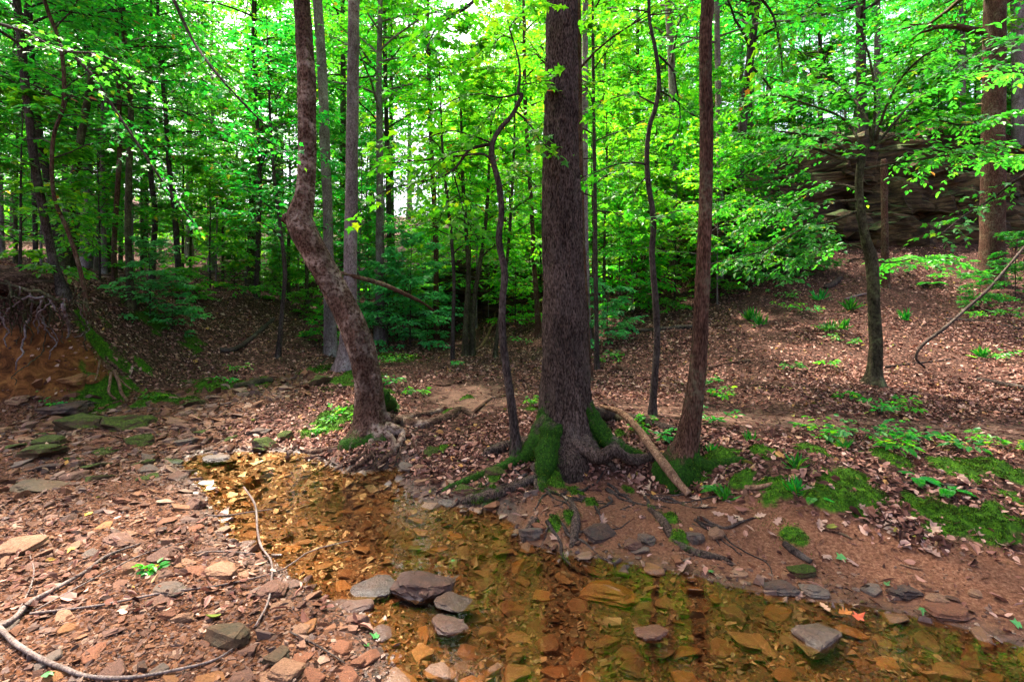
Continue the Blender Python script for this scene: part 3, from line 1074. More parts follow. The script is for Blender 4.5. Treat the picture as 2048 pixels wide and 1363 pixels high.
def root_part(parent, base, pts, bark, sides=10, seed=0, moss=None, lift=.25, fork=True):
    """a root through (px, py, width, depth or None); None = on the ground"""
    P = []
    for a, b, w, Y in pts:
        if Y is None:
            g = ground_px(a, b)
            r = w / 2 / FPX * g[1]
            P.append([g[0], g[1], g[2] + r * lift, r])
        else:
            P.append([*px3(a, b, Y), w / 2 / FPX * Y])
    Q = catmull(np.array(P), max(24, len(P) * 9))
    Q[-6:, 2] -= np.linspace(0, Q[-1, 3] * 1.5 + .01, 6)
    th = np.arange(sides)
    cyl = np.column_stack([np.repeat(Q[:, :3], sides, 0)]) + np.tile(np.column_stack([np.cos(th * 6.28 / sides), np.sin(th * 6.28 / sides), th * 0]), (len(Q), 1)) * .05
    rad = np.repeat(Q[:, 3:4], sides, 1) * (1 + .35 * fbm(cyl * 14, 3, seed + 40).reshape(len(Q), sides))
    V, F = tube(Q[:, :3], rad, sides)
    m = np.zeros(len(V))
    if moss is not None:
        m = np.clip(moss * (1 + .5 * fbm(V * 6, 2, seed)), 0, 1)
    return obj('root', mkmesh('root', V - base, F, {'moss': m}), M[bark], parent)


# --- the big straight tree in the middle
def moss_big(z, a):
    left = np.exp(-((np.angle(np.exp(1j * (a - 3.6)))) / .7) ** 2)
    right = np.exp(-((np.angle(np.exp(1j * (a + .3)))) / .55) ** 2)
    return np.clip(1.15 * left * (1 - smooth(.12, .55, z)) + .8 * right * (1 - smooth(.1, .4, z)) + .22 * (1 - smooth(-.05, .14, z)), 0, 1)


YB = 4.4
big_rows = [(1131, 893, 150), (1131, 865, 126), (1131, 840, 113), (1131, 812, 104), (1131, 770, 97), (1131, 700, 91), (1129, 600, 85), (1126, 500, 80), (1123, 400, 75), (1121, 300, 69), (1122, 200, 65), (1123, 100, 63), (1125, -30, 61)]
t_big, bbase, bl, bb, Q = hero_tree('hardwood_tree', 'thick straight dark-barked tree with mossy buttress roots at the middle of the bank', big_rows, YB, 'bark_big', 96, 260,
                                    crown=dict(seed=3, sets=[dict(lo=.60, nb=34, blen=4.6, nlat=10, llen=.28, leaf_n=11, leaf_s=.17)]), extend=9.0, rough=.14, ridge=.34, moss=moss_big, flare=.28, lobes=5, seed=2)  # unseen crown above the frame, thickened to shade the near ground
close_tree(t_big, bl, bb, 'bark_dark', 'leaf')
RB = [([(1100, 835, 44, 4.28), (1076, 880, 46, 4.24), (1058, 905, 34, 4.18), (1030, 925, 24, None), (985, 945, 18, None), (930, 965, 15, None), (875, 985, 11, None)], .6),
      ([(1108, 850, 46, 4.22), (1098, 895, 50, 4.12), (1090, 935, 42, 4.0), (1084, 962, 24, 3.92), (1080, 985, 14, None)], .78),
      ([(1120, 880, 34, 4.2), (1165, 895, 28, 4.08), (1198, 915, 30, 4.0), (1228, 902, 26, 3.98), (1262, 918, 22, 4.05), (1300, 914, 20, 4.12), (1345, 912, 16, 4.16)], .22),
      ([(1165, 815, 46, 4.34), (1190, 850, 40, 4.3), (1216, 880, 34, 4.22), (1255, 902, 24, 4.15), (1295, 915, 14, None)], .62),
      ([(1152, 865, 30, 4.24), (1182, 892, 26, 4.12), (1200, 915, 18, 4.04), (1235, 938, 12, None)], .1),
      ([(1185, 825, 26, 4.6), (1230, 835, 24, None), (1280, 845, 22, None), (1330, 858, 18, None), (1380, 868, 12, None)], .1),
      ([(1075, 880, 26, 4.3), (1030, 893, 26, None), (985, 905, 24, None), (965, 912, 16, None)], .3),
      ([(1088, 930, 16, 4.0), (1068, 935, 14, None), (1070, 960, 12, None), (1076, 985, 8, None)], .1),
      ([(1140, 1000, 12, None), (1150, 1030, 16, None), (1150, 1060, 20, None), (1145, 1085, 14, None), (1138, 1100, 10, None)], .15),
      ([(1075, 1040, 12, None), (1060, 1055, 14, None), (1045, 1085, 12, None)], .3),
      ([(1300, 1020, 12, None), (1330, 1050, 18, None), (1350, 1085, 16, None), (1400, 1110, 16, None), (1450, 1120, 12, None), (1470, 1140, 8, None)], .35),
      ([(1075, 955, 14, None), (1010, 985, 22, None), (960, 1000, 22, None), (915, 1000, 14, None)], .35)]
for k, (pts, ms) in enumerate(RB):
    root_part(t_big, bbase, pts, 'bark_big', 12, k, ms)


def fine_roots(root, base, starts, seed, bark, n):
    """thin roots wandering over the bank away from the foot of the tree"""
    rs_ = np.random.default_rng(seed)
    for k in range(n):
        a, b, dx, dy = starts[k % len(starts)]
        g = ground_px(a + rs_.normal(0, 14), b + rs_.normal(0, 8))
        ang = math.atan2(dy, dx) + rs_.normal(0, .5)
        L = rs_.uniform(.25, .75)
        m = 12
        P = [g[:2]]
        for i in range(m - 1):
            ang += rs_.normal(0, .38)
            P.append(P[-1] + L / m * A(math.cos(ang), math.sin(ang)))
        P = np.array(P)
        r = rs_.uniform(.006, .013) * np.linspace(1.2, .35, m)
        z = height(P[:, 0], P[:, 1])
        z = np.maximum(z, -.03) + r * .6 + .012 * np.sin(np.linspace(0, 9, m) + k) * rs_.uniform(0, 1)
        Q_ = catmull(np.column_stack([P, z, r]), 30)
        V_, F_ = tube(Q_[:, :3], Q_[:, 3] * (1 + .2 * fbm(Q_[:, :3] * 20, 2, k)), 7)
        obj('root', mkmesh('root', V_ - base, F_, {'moss': np.full(len(V_), .25 if k % 3 == 0 else 0.0)}), M[bark], root)


fine_roots(t_big, bbase, [(1060, 960, -1, -.6), (1100, 985, -.3, -1), (1150, 985, .2, -1), (1220, 985, .4, -1), (1300, 1000, .5, -1), (1380, 1040, .8, -.5), (1000, 975, -1, -.4), (1120, 1040, 0, -1)], 71, 'bark_dark', 34)

# --- the bent tree on the left of the bank
def moss_bent(z, a):
    return np.clip(.6 * (1 - smooth(.0, .25, z)) + .55 * np.exp(-((np.angle(np.exp(1j * (a - .6)))) / .7) ** 2) * (1 - smooth(.3, 1.0, z)), 0, 1)


bent_rows = [(745, 872, 96), (742, 850, 70), (740, 815, 58), (737, 765, 54), (723, 700, 53), (702, 645, 52), (668, 575, 50), (632, 510, 51), (607, 462, 54), (599, 436, 52), (606, 408, 43), (612, 375, 37), (614, 300, 35),
             (614, 220, 36), (612, 130, 34), (607, 50, 32), (602, -30, 29)]
t_bent, base2, bl, bb, Q = hero_tree('hardwood_tree', 'tree with a kinked trunk leaning away from the pool, gnarled roots over the water', bent_rows, 5.0, 'bark_bent', 56, 220,
                                     crown=dict(seed=5, sets=[dict(lo=.66, nb=26, blen=3.8, nlat=9, llen=.28, leaf_n=10, leaf_s=.16)]), extend=6.0, rough=.22, ridge=.14, moss=moss_bent, flare=.3, lobes=4, seed=6)  # crown out of frame, leaves made denser to darken the bank below
# the knob where the old stem broke off
kb = px3(580, 438, 4.97) - base2
V, F = tube(catmull(np.vstack([px3(600, 445, 4.97) - base2, kb, px3(566, 436, 4.96) - base2]), 8), np.linspace(.115, .04, 8), 12)
V = V + fbm((V + base2) * 12, 3, 8)[:, None] * .02
obj('branch_stub', mkmesh('branch_stub', V, F), M['bark_bent'], t_bent.children[0])
close_tree(t_bent, bl, bb, 'bark_dark', 'leaf')
RL = [([(765, 838, 34, 4.95), (800, 850, 26, None), (850, 853, 24, None), (895, 838, 22, None), (922, 822, 18, None), (945, 832, 12, None), (965, 840, 8, None)], .1),
      ([(755, 855, 30, 4.9), (783, 878, 16, 4.8), (788, 902, 14, None), (768, 922, 12, None), (745, 940, 8, None)], .05),
      ([(768, 855, 30, 4.88), (803, 868, 18, None), (800, 888, 14, None), (782, 905, 10, None)], .1),
      ([(738, 850, 34, 4.92), (724, 876, 20, 4.84), (712, 892, 12, None)], .25),
      ([(760, 795, 40, 5.15), (782, 815, 26, None), (800, 826, 18, None)], .8),
      ([(775, 845, 22, 4.95), (815, 838, 16, None), (860, 828, 12, None), (905, 815, 8, None)], .1),
      ([(740, 865, 22, 4.85), (700, 892, 16, None), (660, 902, 14, None), (625, 905, 10, None), (602, 898, 8, None)], .1),
      ([(745, 880, 14, 4.8), (735, 905, 12, None), (705, 925, 10, None), (672, 938, 7, None)], .1),
      ([(750, 885, 14, 4.78), (742, 915, 12, None), (715, 935, 10, None), (690, 945, 7, None)], 0)]
for k, (pts, ms) in enumerate(RL):
    root_part(t_bent, base2, pts, 'bark_bent', 10, 30 + k, ms)


fine_roots(t_bent, base2, [(700, 900, -1, -.3), (740, 905, -.2, -1), (790, 900, .4, -1), (830, 880, 1, -.3), (660, 900, -1, -.2)], 72, 'bark_bent', 20)


# --- slender tree right of the big one, standing at the bank edge
def moss_r(z, a):
    return np.clip(.75 * (1 - smooth(.0, .3, z)) + .5 * np.exp(-((np.angle(np.exp(1j * (a + .2)))) / .7) ** 2) * (1 - smooth(.6, 1.7, z)), 0, 1)


t_r, b3, bl, bb, Q = hero_tree('hardwood_tree', 'slender reddish-brown tree with flared mossy foot behind the pale fallen stick',
                               [(1362, 938, 84), (1366, 915, 62), (1372, 890, 48), (1382, 840, 40), (1392, 770, 35), (1398, 700, 31), (1403, 600, 29), (1408, 500, 27), (1411, 400, 26), (1413, 250, 26), (1411, 150, 25), (1412, 50, 24), (1416, -30, 24)],
                               4.0, 'bark_red', 40, 200, crown=dict(seed=9, sets=[dict(lo=.58, nb=26, blen=3.6, nlat=9, llen=.3, leaf_n=10, leaf_s=.15)]), extend=6, rough=.12, ridge=.15, moss=moss_r, flare=.35, lobes=4, seed=12)  # crown beyond the view, leaf density raised for shade on the foreground
close_tree(t_r, bl, bb, 'bark_dark', 'leaf')
for k, (pts, ms) in enumerate([([(1355, 905, 40, 4.0), (1335, 930, 26, None), (1310, 940, 14, None)], .6), ([(1380, 920, 40, 3.95), (1410, 938, 34, None), (1450, 930, 22, None), (1500, 920, 18, None)], .95),
                               ([(1370, 925, 36, 3.92), (1385, 955, 24, None), (1400, 970, 14, None)], .9)]):
    root_part(t_r, b3, pts, 'bark_red', 10, 60 + k, ms)

# --- the crooked sapling in front of the big tree
rs = np.random.default_rng(21)
YS = 4.2
t_s, b4, bl, bb, Q = hero_tree('sapling', 'crooked thin sapling with spreading dark twigs in front of the thick tree',
                               [(1033, 905, 26), (1030, 870, 20), (1022, 800, 17), (1012, 730, 16), (1005, 670, 15), (1005, 600, 14), (1009, 545, 14), (998, 480, 13), (1003, 425, 12), (998, 370, 12), (986, 320, 11), (985, 288, 10.5),
                                (1000, 258, 9), (1022, 233, 8.5), (1036, 208, 8), (1044, 190, 8), (1036, 184, 6), (1040, 150, 4), (1036, 115, 3.5), (1025, 78, 3), (1015, 40, 2.5)],
                               YS, 'bark_dark', 14, 190, rough=.12, moss=lambda z, a: .5 * (1 - smooth(0, .3, z)), flare=.2, seed=22)
kw = dict(Y=YS, base=b4, bl=bl, bb=bb, rs=rs, shape='star', leaf_s=.085, nlat=9, llen=.34, leaf_n=6)
for pts in [[(983, 288, 8), (962, 292, 7), (938, 300, 6), (922, 322, 5), (905, 341, 4.5), (880, 354, 3.5), (830, 366, 3), (765, 384, 2.5), (715, 430, 1.5)],
            [(982, 320, 6), (966, 308, 4.5), (925, 311, 4), (870, 318, 3), (800, 324, 2), (740, 330, 1.5)],
            [(978, 284, 4), (935, 268, 3), (900, 262, 3), (850, 275, 2), (785, 286, 1.5), (730, 290, 1)],
            [(1030, 222, 5), (1050, 238, 4), (1066, 258, 4), (1078, 278, 3), (1100, 300, 2)],
            [(1038, 187, 5), (1000, 195, 4), (960, 188, 3), (920, 195, 2.5), (880, 215, 2), (850, 240, 1)],
            [(905, 341, 3), (912, 365, 3), (923, 405, 2), (932, 450, 1.5)],
            [(1025, 78, 3), (1005, 72, 2.5), (985, 90, 2), (950, 112, 1.5), (920, 128, 1)],
            [(1025, 76, 3), (1020, 55, 2), (1045, 25, 2), (1080, 0, 1.5)],
            [(1005, 195, 3), (992, 220, 2.5), (972, 240, 2), (955, 270, 1.5)],
            [(1040, 170, 3), (1070, 165, 2), (1090, 160, 1.5)], [(940, 300, 3), (900, 308, 2), (860, 340, 2), (830, 400, 1)]]:
    custom_branch(pts, **kw)
close_tree(t_s, bl, bb, 'bark_dark', 'leaf_bright')

# --- the wavy thin tree further right
rs = np.random.default_rng(22)
YW = 5.2
t_w, b5, bl, bb, Q = hero_tree('sapling', 'wavy thin tree rising behind the pale fallen stick',
                               [(1305, 828, 20), (1306, 800, 15), (1309, 760, 14), (1314, 680, 13), (1311, 600, 13), (1304, 510, 11.5), (1307, 440, 11), (1296, 360, 10.5), (1294, 300, 10), (1300, 250, 9), (1311, 215, 9), (1318, 165, 8.5), (1311, 100, 7.5), (1299, 40, 6.5), (1297, -30, 6)],
                               YW, 'bark_dark', 14, 170, rough=.12, extend=2.5, moss=lambda z, a: .4 * (1 - smooth(0, .2, z)), seed=25,
                               crown=dict(seed=4, sets=[dict(lo=.72, nb=12, blen=1.5, nlat=6, llen=.36, leaf_n=7, leaf_s=.1)]))
kw = dict(Y=YW, base=b5, bl=bl, bb=bb, rs=rs, shape='star', leaf_s=.085, nlat=9, llen=.36, leaf_n=6)
for pts in [[(1294, 330, 5), (1272, 325, 4), (1235, 328, 3), (1190, 345, 2), (1155, 357, 1.5)], [(1317, 110, 5), (1345, 140, 4), (1352, 170, 3), (1360, 240, 2), (1340, 300, 1)],
            [(1296, 350, 3), (1275, 375, 2), (1262, 410, 1.5)], [(1300, 25, 4), (1270, 20, 3), (1220, 25, 2), (1180, 30, 1.5)], [(1318, 180, 4), (1350, 200, 3), (1385, 230, 2), (1440, 250, 1)],
            [(1305, 440, 3), (1330, 430, 2), (1360, 420, 1.5)], [(1312, 210, 4), (1270, 190, 3), (1230, 195, 2), (1190, 215, 1)]]:
    custom_branch(pts, **kw)
close_tree(t_w, bl, bb, 'bark_dark', 'leaf')

# --- the olive mottled stem on the right slope with low twisted boughs
rs = np.random.default_rng(23)
YM = 6.6
t_m, b6, bl, bb, Q = hero_tree('understory_tree', 'olive mottled crooked tree on the leafy slope with wide low boughs',
                               [(1748, 770, 40), (1750, 745, 27), (1752, 690, 24), (1748, 620, 22), (1746, 560, 22), (1742, 515, 22), (1732, 480, 18), (1722, 430, 16), (1718, 370, 15), (1722, 325, 15), (1735, 300, 11), (1760, 275, 8)],
                               YM, 'bark_mossy', 20, 110, rough=.16, seed=31, moss=lambda z, a: .25 + 0 * z, flare=.3)
kw = dict(Y=YM, base=b6, bl=bl, bb=bb, rs=rs, nlat=26, llen=.8, leaf_n=14, leaf_s=.082, spreadY=1.8)
for pts in [[(1720, 320, 9), (1690, 300, 7), (1650, 275, 6), (1600, 268, 4), (1540, 262, 3), (1480, 270, 2)], [(1722, 318, 8), (1680, 315, 6), (1620, 295, 5), (1560, 300, 3), (1490, 315, 2)],
            [(1725, 310, 8), (1760, 285, 6), (1800, 270, 5), (1860, 240, 4), (1930, 250, 3), (2010, 230, 2)], [(1740, 300, 8), (1800, 300, 5), (1870, 300, 4), (1960, 320, 3), (2060, 310, 2)],
            [(1718, 380, 7), (1680, 370, 5), (1620, 385, 4), (1560, 420, 3), (1490, 450, 2)], [(1720, 420, 7), (1670, 440, 5), (1600, 460, 4), (1530, 500, 3), (1450, 520, 2)],
            [(1740, 505, 6), (1700, 490, 4), (1640, 500, 3), (1580, 520, 2)], [(1722, 340, 7), (1770, 330, 5), (1830, 320, 4), (1900, 310, 3), (2000, 300, 2)],
            [(1745, 290, 7), (1735, 240, 5), (1700, 190, 4), (1650, 150, 3), (1600, 130, 2)], [(1750, 285, 7), (1770, 220, 5), (1800, 160, 4), (1850, 110, 3), (1900, 90, 2)],
            [(1742, 520, 5), (1780, 525, 3), (1840, 515, 2), (1890, 520, 1.5)], [(1745, 288, 6), (1750, 200, 5), (1740, 120, 4), (1720, 60, 3)],
            [(1730, 305, 6), (1690, 240, 5), (1620, 210, 4), (1550, 190, 3), (1480, 200, 2)], [(1760, 280, 6), (1830, 200, 5), (1900, 170, 4), (1990, 140, 3), (2060, 150, 2)],
            [(1720, 400, 6), (1660, 405, 4), (1590, 420, 3), (1500, 400, 2), (1430, 420, 1.5)]]:
    custom_branch(pts, **kw)
close_tree(t_m, bl, bb, 'bark_mossy', 'leaf_cool')

# --- other trunks the picture lets one tell apart: (name, label, rows, depth, bark, leaf, crown kwargs)
S = lambda **k: dict(dict(lo=.4, nb=16, blen=1.8, nlat=8, llen=.36, leaf_n=8, leaf_s=.10), **k)
MID = [
    ('hardwood_tree', 'straight grey-barked tree seen past the kinked trunk, its foot in the creek bend', [(690, 757, 46), (692, 735, 36), (696, 680, 31), (700, 600, 28), (701, 500, 26), (703, 400, 25), (704, 300, 24), (706, 150, 23), (708, -30, 22)], 8.3, 'bark_pale', 'leaf_bright', S(lo=.6, nb=22, blen=2.8, leaf_s=.15), 7),
    ('hardwood_tree', 'pale grey slim tree just behind the top half of the kinked trunk', [(662, 700, 30), (660, 640, 24), (657, 500, 20), (655, 400, 19), (650, 300, 19), (645, 150, 19), (634, -30, 18)], 11.0, 'bark_pale', 'leaf_bright', S(lo=.62, nb=22, blen=3.2, leaf_s=.16), 7),
    ('hardwood_tree', 'whitish slim trunk rising behind the right edge of the thick tree', [(1176, 702, 18), (1173, 600, 14), (1170, 480, 14), (1169, 380, 13), (1170, 250, 12), (1170, 120, 12), (1171, -30, 11)], 10.0, 'bark_pale', 'leaf', S(lo=.6, nb=20, blen=2.8, leaf_s=.15), 6),
    ('hardwood_tree', 'dark trunk half hidden by the thick tree, its foot showing beside it', [(1177, 757, 20), (1174, 700, 15), (1170, 600, 14), (1164, 480, 13), (1160, 300, 12), (1158, 100, 11)], 7.4, 'bark_red', 'leaf', S(lo=.5, nb=14, blen=1.8), 3),
    ('sapling', 'thin dark pole tree close right of the thick tree', [(1194, 735, 12), (1193, 650, 9), (1191, 520, 9), (1190, 400, 8), (1188, 260, 7), (1186, 100, 6)], 8.3, 'bark_dark', 'leaf', S(lo=.35, nb=18, blen=1.5, leaf_s=.1), 2),
    ('hardwood_tree', 'tall brown tree rooted beside the rock ledges at the top of the slope', [(1982, 562, 58), (1983, 530, 44), (1985, 450, 40), (1986, 380, 39), (1987, 250, 37), (1989, 120, 36), (1990, -30, 34)], 11.6, 'bark_red', 'leaf_cool', S(lo=.45, nb=22, blen=3.0, leaf_s=.15), 6),
    ('hardwood_tree', 'grey trunk cut by the right edge of the picture above the ledges', [(2040, 420, 26), (2038, 250, 23), (2037, 100, 22), (2034, -30, 21)], 16.5, 'bark_pale', 'leaf_cool', S(lo=.45, nb=20, blen=3.4, leaf_s=.16), 6),
    ('hardwood_tree', 'dark trunk climbing straight up behind the wide low boughs', [(1727, 330, 22), (1724, 200, 18), (1722, 80, 17), (1721, -30, 16)], 17.0, 'bark_dark', 'leaf_cool', S(lo=.35, nb=24, blen=3.6, leaf_s=.17), 7),
    ('dead_snag', 'broken brown snag standing behind the olive mottled tree', [(1771, 540, 16), (1770, 480, 13), (1769, 400, 12), (1768, 330, 12), (1767, 318, 8)], 11.5, 'bark_red', 'leaf_cool', None, 0),
    ('hardwood_tree', 'pale trunk just right of the slender reddish-brown tree', [(1440, 560, 16), (1440, 460, 13), (1439, 340, 12), (1437, 200, 12), (1434, 60, 11), (1432, -30, 11)], 14.0, 'bark_pale', 'leaf', S(lo=.45, nb=20, blen=3, leaf_s=.15), 6),
    ('hardwood_tree', 'dark stout trunk at the end of the rock ledges', [(1468, 520, 26), (1472, 420, 20), (1480, 310, 18), (1490, 200, 16), (1505, 80, 15), (1516, -30, 14)], 14.5, 'bark_dark', 'leaf_cool', S(lo=.4, nb=22, blen=3.2, leaf_s=.16), 6),
    ('hardwood_tree', 'grey tree between the wavy thin tree and the slender reddish-brown tree', [(1347, 560, 18), (1346, 430, 15), (1346, 300, 14), (1344, 150, 14), (1338, 40, 13), (1335, -30, 13)], 15.5, 'bark_pale', 'leaf', S(lo=.4, nb=22, blen=3.2, leaf_s=.16), 7),
    ('hardwood_tree', 'leaning dark tree rooted at the brink of the clay bank, roots hanging bare', [(126, 612, 26), (122, 585, 16), (106, 525, 15), (88, 430, 15), (70, 330, 15), (58, 230, 14), (46, 130, 14), (36, 20, 13), (30, -30, 13)], 7.3, 'bark_dark', 'leaf', S(lo=.35, nb=22, blen=2.4, leaf_s=.105, leaf_n=9), 4),
    ('hardwood_tree', 'beech-like grey tree with a thick foot on the terrace left of the clay bank brink', [(126, 545, 34), (130, 520, 24), (140, 440, 16), (150, 350, 15), (168, 240, 13), (184, 150, 12), (196, 40, 11), (205, -30, 10)], 9.5, 'bark_mossy', 'leaf', S(lo=.35, nb=26, blen=2.6, leaf_s=.115, leaf_n=9), 5),
    ('hardwood_tree', 'dark leaning trunk behind the brink tree', [(120, 540, 18), (112, 450, 15), (98, 370, 14), (80, 280, 13), (66, 160, 12), (58, 30, 11)], 10.5, 'bark_dark', 'leaf_cool', S(lo=.35, nb=22, blen=2.6, leaf_s=.12), 4),
    ('sapling', 'straight thin dark pole at the far end of the left terrace', [(72, 548, 10), (70, 450, 8), (66, 330, 8), (60, 200, 7), (52, 60, 6)], 10.0, 'bark_dark', 'leaf', S(lo=.4, nb=18, blen=2.0), 2),
    ('hardwood_tree', 'grey-brown tree growing from the mossy spur below the terrace', [(262, 610, 18), (260, 560, 13), (256, 460, 12), (258, 340, 11), (262, 220, 10), (250, 100, 9), (245, -10, 8)], 8.7, 'bark_mossy', 'leaf_cool', S(lo=.4, nb=22, blen=2.2, leaf_s=.11), 3),
    ('sapling', 'slim brown sapling just left of the mossy spur tree', [(230, 585, 11), (228, 500, 9), (234, 400, 9), (240, 280, 8), (236, 150, 7), (232, 20, 6)], 9.3, 'bark_red', 'leaf', S(lo=.35, nb=20, blen=2.0), 2),
    ('sapling', 'grey pole tree right of the thick-footed grey tree', [(208, 555, 12), (207, 460, 9), (205, 360, 9), (206, 240, 8), (210, 100, 7)], 11.5, 'bark_pale', 'leaf', S(lo=.4, nb=20, blen=2.2), 3),
    ('sapling', 'dark slender tree with a hooked foot on the left terrace', [(303, 565, 13), (307, 500, 10), (310, 430, 10), (300, 330, 9), (296, 220, 8), (302, 100, 7)], 12.0, 'bark_dark', 'leaf', S(lo=.35, nb=22, blen=2.3), 3),
    ('sapling', 'slender dark tree at the rim of the leafy hollow', [(360, 568, 15), (355, 510, 11), (350, 430, 10), (338, 330, 9), (330, 210, 8), (318, 90, 7)], 11.5, 'bark_dark', 'leaf', S(lo=.35, nb=22, blen=2.4), 3),
    ('sapling', 'thin twisted sapling rising from the leafy hollow left of the creek', [(556, 715, 12), (560, 670, 9), (566, 600, 8), (570, 540, 8), (560, 450, 7), (548, 350, 6), (540, 230, 5)], 9.7, 'bark_dark', 'leaf_cool', S(lo=.35, nb=22, blen=1.7), 2),
    ('sapling', 'dark sapling on the rim right of the leafy hollow', [(513, 598, 12), (514, 540, 9), (516, 470, 8), (520, 380, 8), (515, 260, 7), (508, 130, 6)], 12.5, 'bark_dark', 'leaf', S(lo=.3, nb=24, blen=2.2), 3),
    ('hardwood_tree', 'twin-stemmed tree, tan left stem, at the mouth of the rocky hollow', [(931, 712, 16), (931, 660, 11), (934, 600, 10), (937, 550, 9), (932, 460, 8), (925, 350, 7)], 11.0, 'bark_mossy', 'leaf_bright', S(lo=.35, nb=18, blen=1.8, leaf_s=.12), 3),
    ('hardwood_tree', 'tan stem leaning right at the mouth of the rocky hollow', [(944, 710, 16), (945, 660, 11), (948, 600, 10), (956, 550, 9), (966, 490, 8), (975, 400, 7)], 11.1, 'bark_mossy', 'leaf_bright', S(lo=.35, nb=18, blen=1.8, leaf_s=.12), 3),
    ('sapling', 'thin dark sapling left of the tan twin stems', [(905, 722, 10), (906, 650, 8), (908, 560, 7), (903, 480, 7), (895, 400, 6), (885, 300, 5)], 10.4, 'bark_dark', 'leaf_bright', S(lo=.35, nb=20, blen=1.6), 2),
    ('sapling', 'leaning bare-footed sapling right of the tan twin stems', [(990, 716, 10), (996, 660, 8), (1003, 610, 7), (1014, 520, 6), (1022, 420, 6), (1028, 300, 5)], 10.7, 'bark_mossy', 'leaf_bright', S(lo=.4, nb=18, blen=1.6), 2),
    ('hardwood_tree', 'slim brown trunk in the gap left of the thick tree', [(1077, 662, 15), (1074, 600, 11), (1068, 520, 10), (1064, 440, 9), (1058, 330, 9), (1050, 200, 8), (1048, 60, 7)], 12.8, 'bark_red', 'leaf_bright', S(lo=.4, nb=20, blen=2.4, leaf_s=.13), 4),
    ('hardwood_tree', 'brown trunk half way between the kinked tree and the crooked sapling', [(874, 650, 14), (872, 580, 11), (872, 500, 10), (868, 400, 10), (862, 280, 9), (858, 150, 8)], 14.5, 'bark_red', 'leaf_bright', S(lo=.4, nb=20, blen=2.6, leaf_s=.14), 4),
    ('hardwood_tree', 'dark trunk standing close right of the kinked tree in the back', [(781, 640, 14), (780, 580, 11), (779, 500, 10), (777, 400, 10), (774, 280, 9), (770, 120, 8)], 16.0, 'bark_dark', 'leaf_bright', S(lo=.4, nb=22, blen=2.8, leaf_s=.15), 5),
]
for k, (nm, lb, rows, Y, bark, leaf, cr, ext) in enumerate(MID):
    if leaf == 'leaf' and (rows[0][0] < 420 or rows[0][0] > 1400): leaf = 'leaf_cool'
    # stand each tree on the ground under its foot
    xb = (rows[0][0] - 1024) / FPX * Y
    dz_px = (EYE - hgt(xb, Y)) / Y * FPX + HZ - rows[0][1]
    rows = [(a, b + dz_px * max(0, 1 - i / 3), w) for i, (a, b, w) in enumerate(rows)]
    root, base, bl, bb, Q = hero_tree(nm, lb, rows, Y, bark, 14, 60, crown=dict(seed=200 + k, sets=[cr]) if cr else None, extend=ext, rough=.12, seed=50 + k, flare=.2,
                                      moss=lambda z, a: .3 * (1 - smooth(0, .5, z)))
    close_tree(root, bl, bb, bark, leaf)
    if 'brink of the clay' in lb:
        brink, brink_base = root, base

# the turf lip that overhangs the clay face
lip = []
for q, a in enumerate(np.linspace(-170, 205, 60)):
    Yt = 7.35 + max(0, (a - 110)) * .006
    jut = (.62 + .16 * math.sin(a * .05) + .10 * math.sin(a * .17 + 1)) * (1 - smooth(140, 205, a))
    x0 = (a - 1024) / FPX * Yt
    zt = hgt(x0, Yt + .1)
    row = [(x0, Yt + .25, hgt(x0, Yt + .25) + .015), (x0, Yt - .05, zt + .05), (x0, Yt - .6 * jut, zt + .02), (x0, Yt - jut, zt - .08), (x0, Yt - jut * .95, zt - .17), (x0, Yt - jut * .6, zt - .26), (x0, Yt + .1, zt - .42)]
    lip.append(row)
LV = np.array(lip)
LV = LV + np.stack([fbm(LV.reshape(-1, 3) * 4.5 + 7 * c, 3, 130 + c) for c in range(3)], 1).reshape(LV.shape) * A(.10, .12, .07)
ni, nj = LV.shape[:2]
i0 = (np.arange(ni - 1)[:, None] * nj + np.arange(nj - 1)[None]).ravel()
tag(obj('bank_overhang', mkmesh('bank_overhang', LV.reshape(-1, 3), np.stack([i0, i0 + 1, i0 + nj + 1, i0 + nj], 1)), M['ground']), 'root-bound turf lip hanging over the clay bank', None, None, 'structure')
# bare roots hanging from the brink of the clay bank
rs = np.random.default_rng(31)
rootsets = [[(126, 605, 10), (130, 625, 8), (124, 645, 6), (118, 665, 4)], [(122, 605, 10), (100, 598, 8), (92, 620, 6), (104, 650, 4), (108, 660, 3)], [(118, 600, 9), (80, 585, 8), (40, 578, 6), (0, 575, 5), (-40, 578, 4)],
            [(60, 585, 6), (70, 620, 5), (58, 650, 5), (54, 690, 5), (48, 720, 4), (44, 750, 3)], [(20, 580, 6), (50, 610, 5), (72, 625, 4), (80, 662, 3)], [(-10, 590, 6), (20, 610, 5), (45, 640, 4), (60, 660, 3)],
            [(90, 592, 6), (50, 600, 5), (20, 625, 4), (-5, 650, 3)], [(126, 615, 6), (150, 630, 5), (170, 655, 4), (190, 690, 3)], [(128, 615, 5), (145, 605, 4), (162, 620, 3)], [(70, 620, 4), (90, 660, 4), (102, 690, 3), (96, 720, 3)],
            [(90, 700, 3), (70, 715, 3), (50, 735, 3), (48, 765, 2)], [(10, 560, 6), (40, 592, 5), (66, 600, 4), (74, 640, 3)], [(-20, 570, 6), (0, 610, 5), (10, 660, 4), (0, 700, 3)]]
for _ in range(26):
    a0, b0 = rs.uniform(-60, 175), rs.uniform(572, 610)
    L_ = rs.uniform(30, 110)
    dx_ = rs.normal(0, 22)
    rootsets.append([(a0, b0, rs.uniform(3, 5)), (a0 + dx_ * .5 + rs.normal(0, 8), b0 + L_ * .4, 3.2), (a0 + dx_ + rs.normal(0, 8), b0 + L_ * .75, 2.6), (a0 + dx_ * 1.2, b0 + L_, 1.8)])
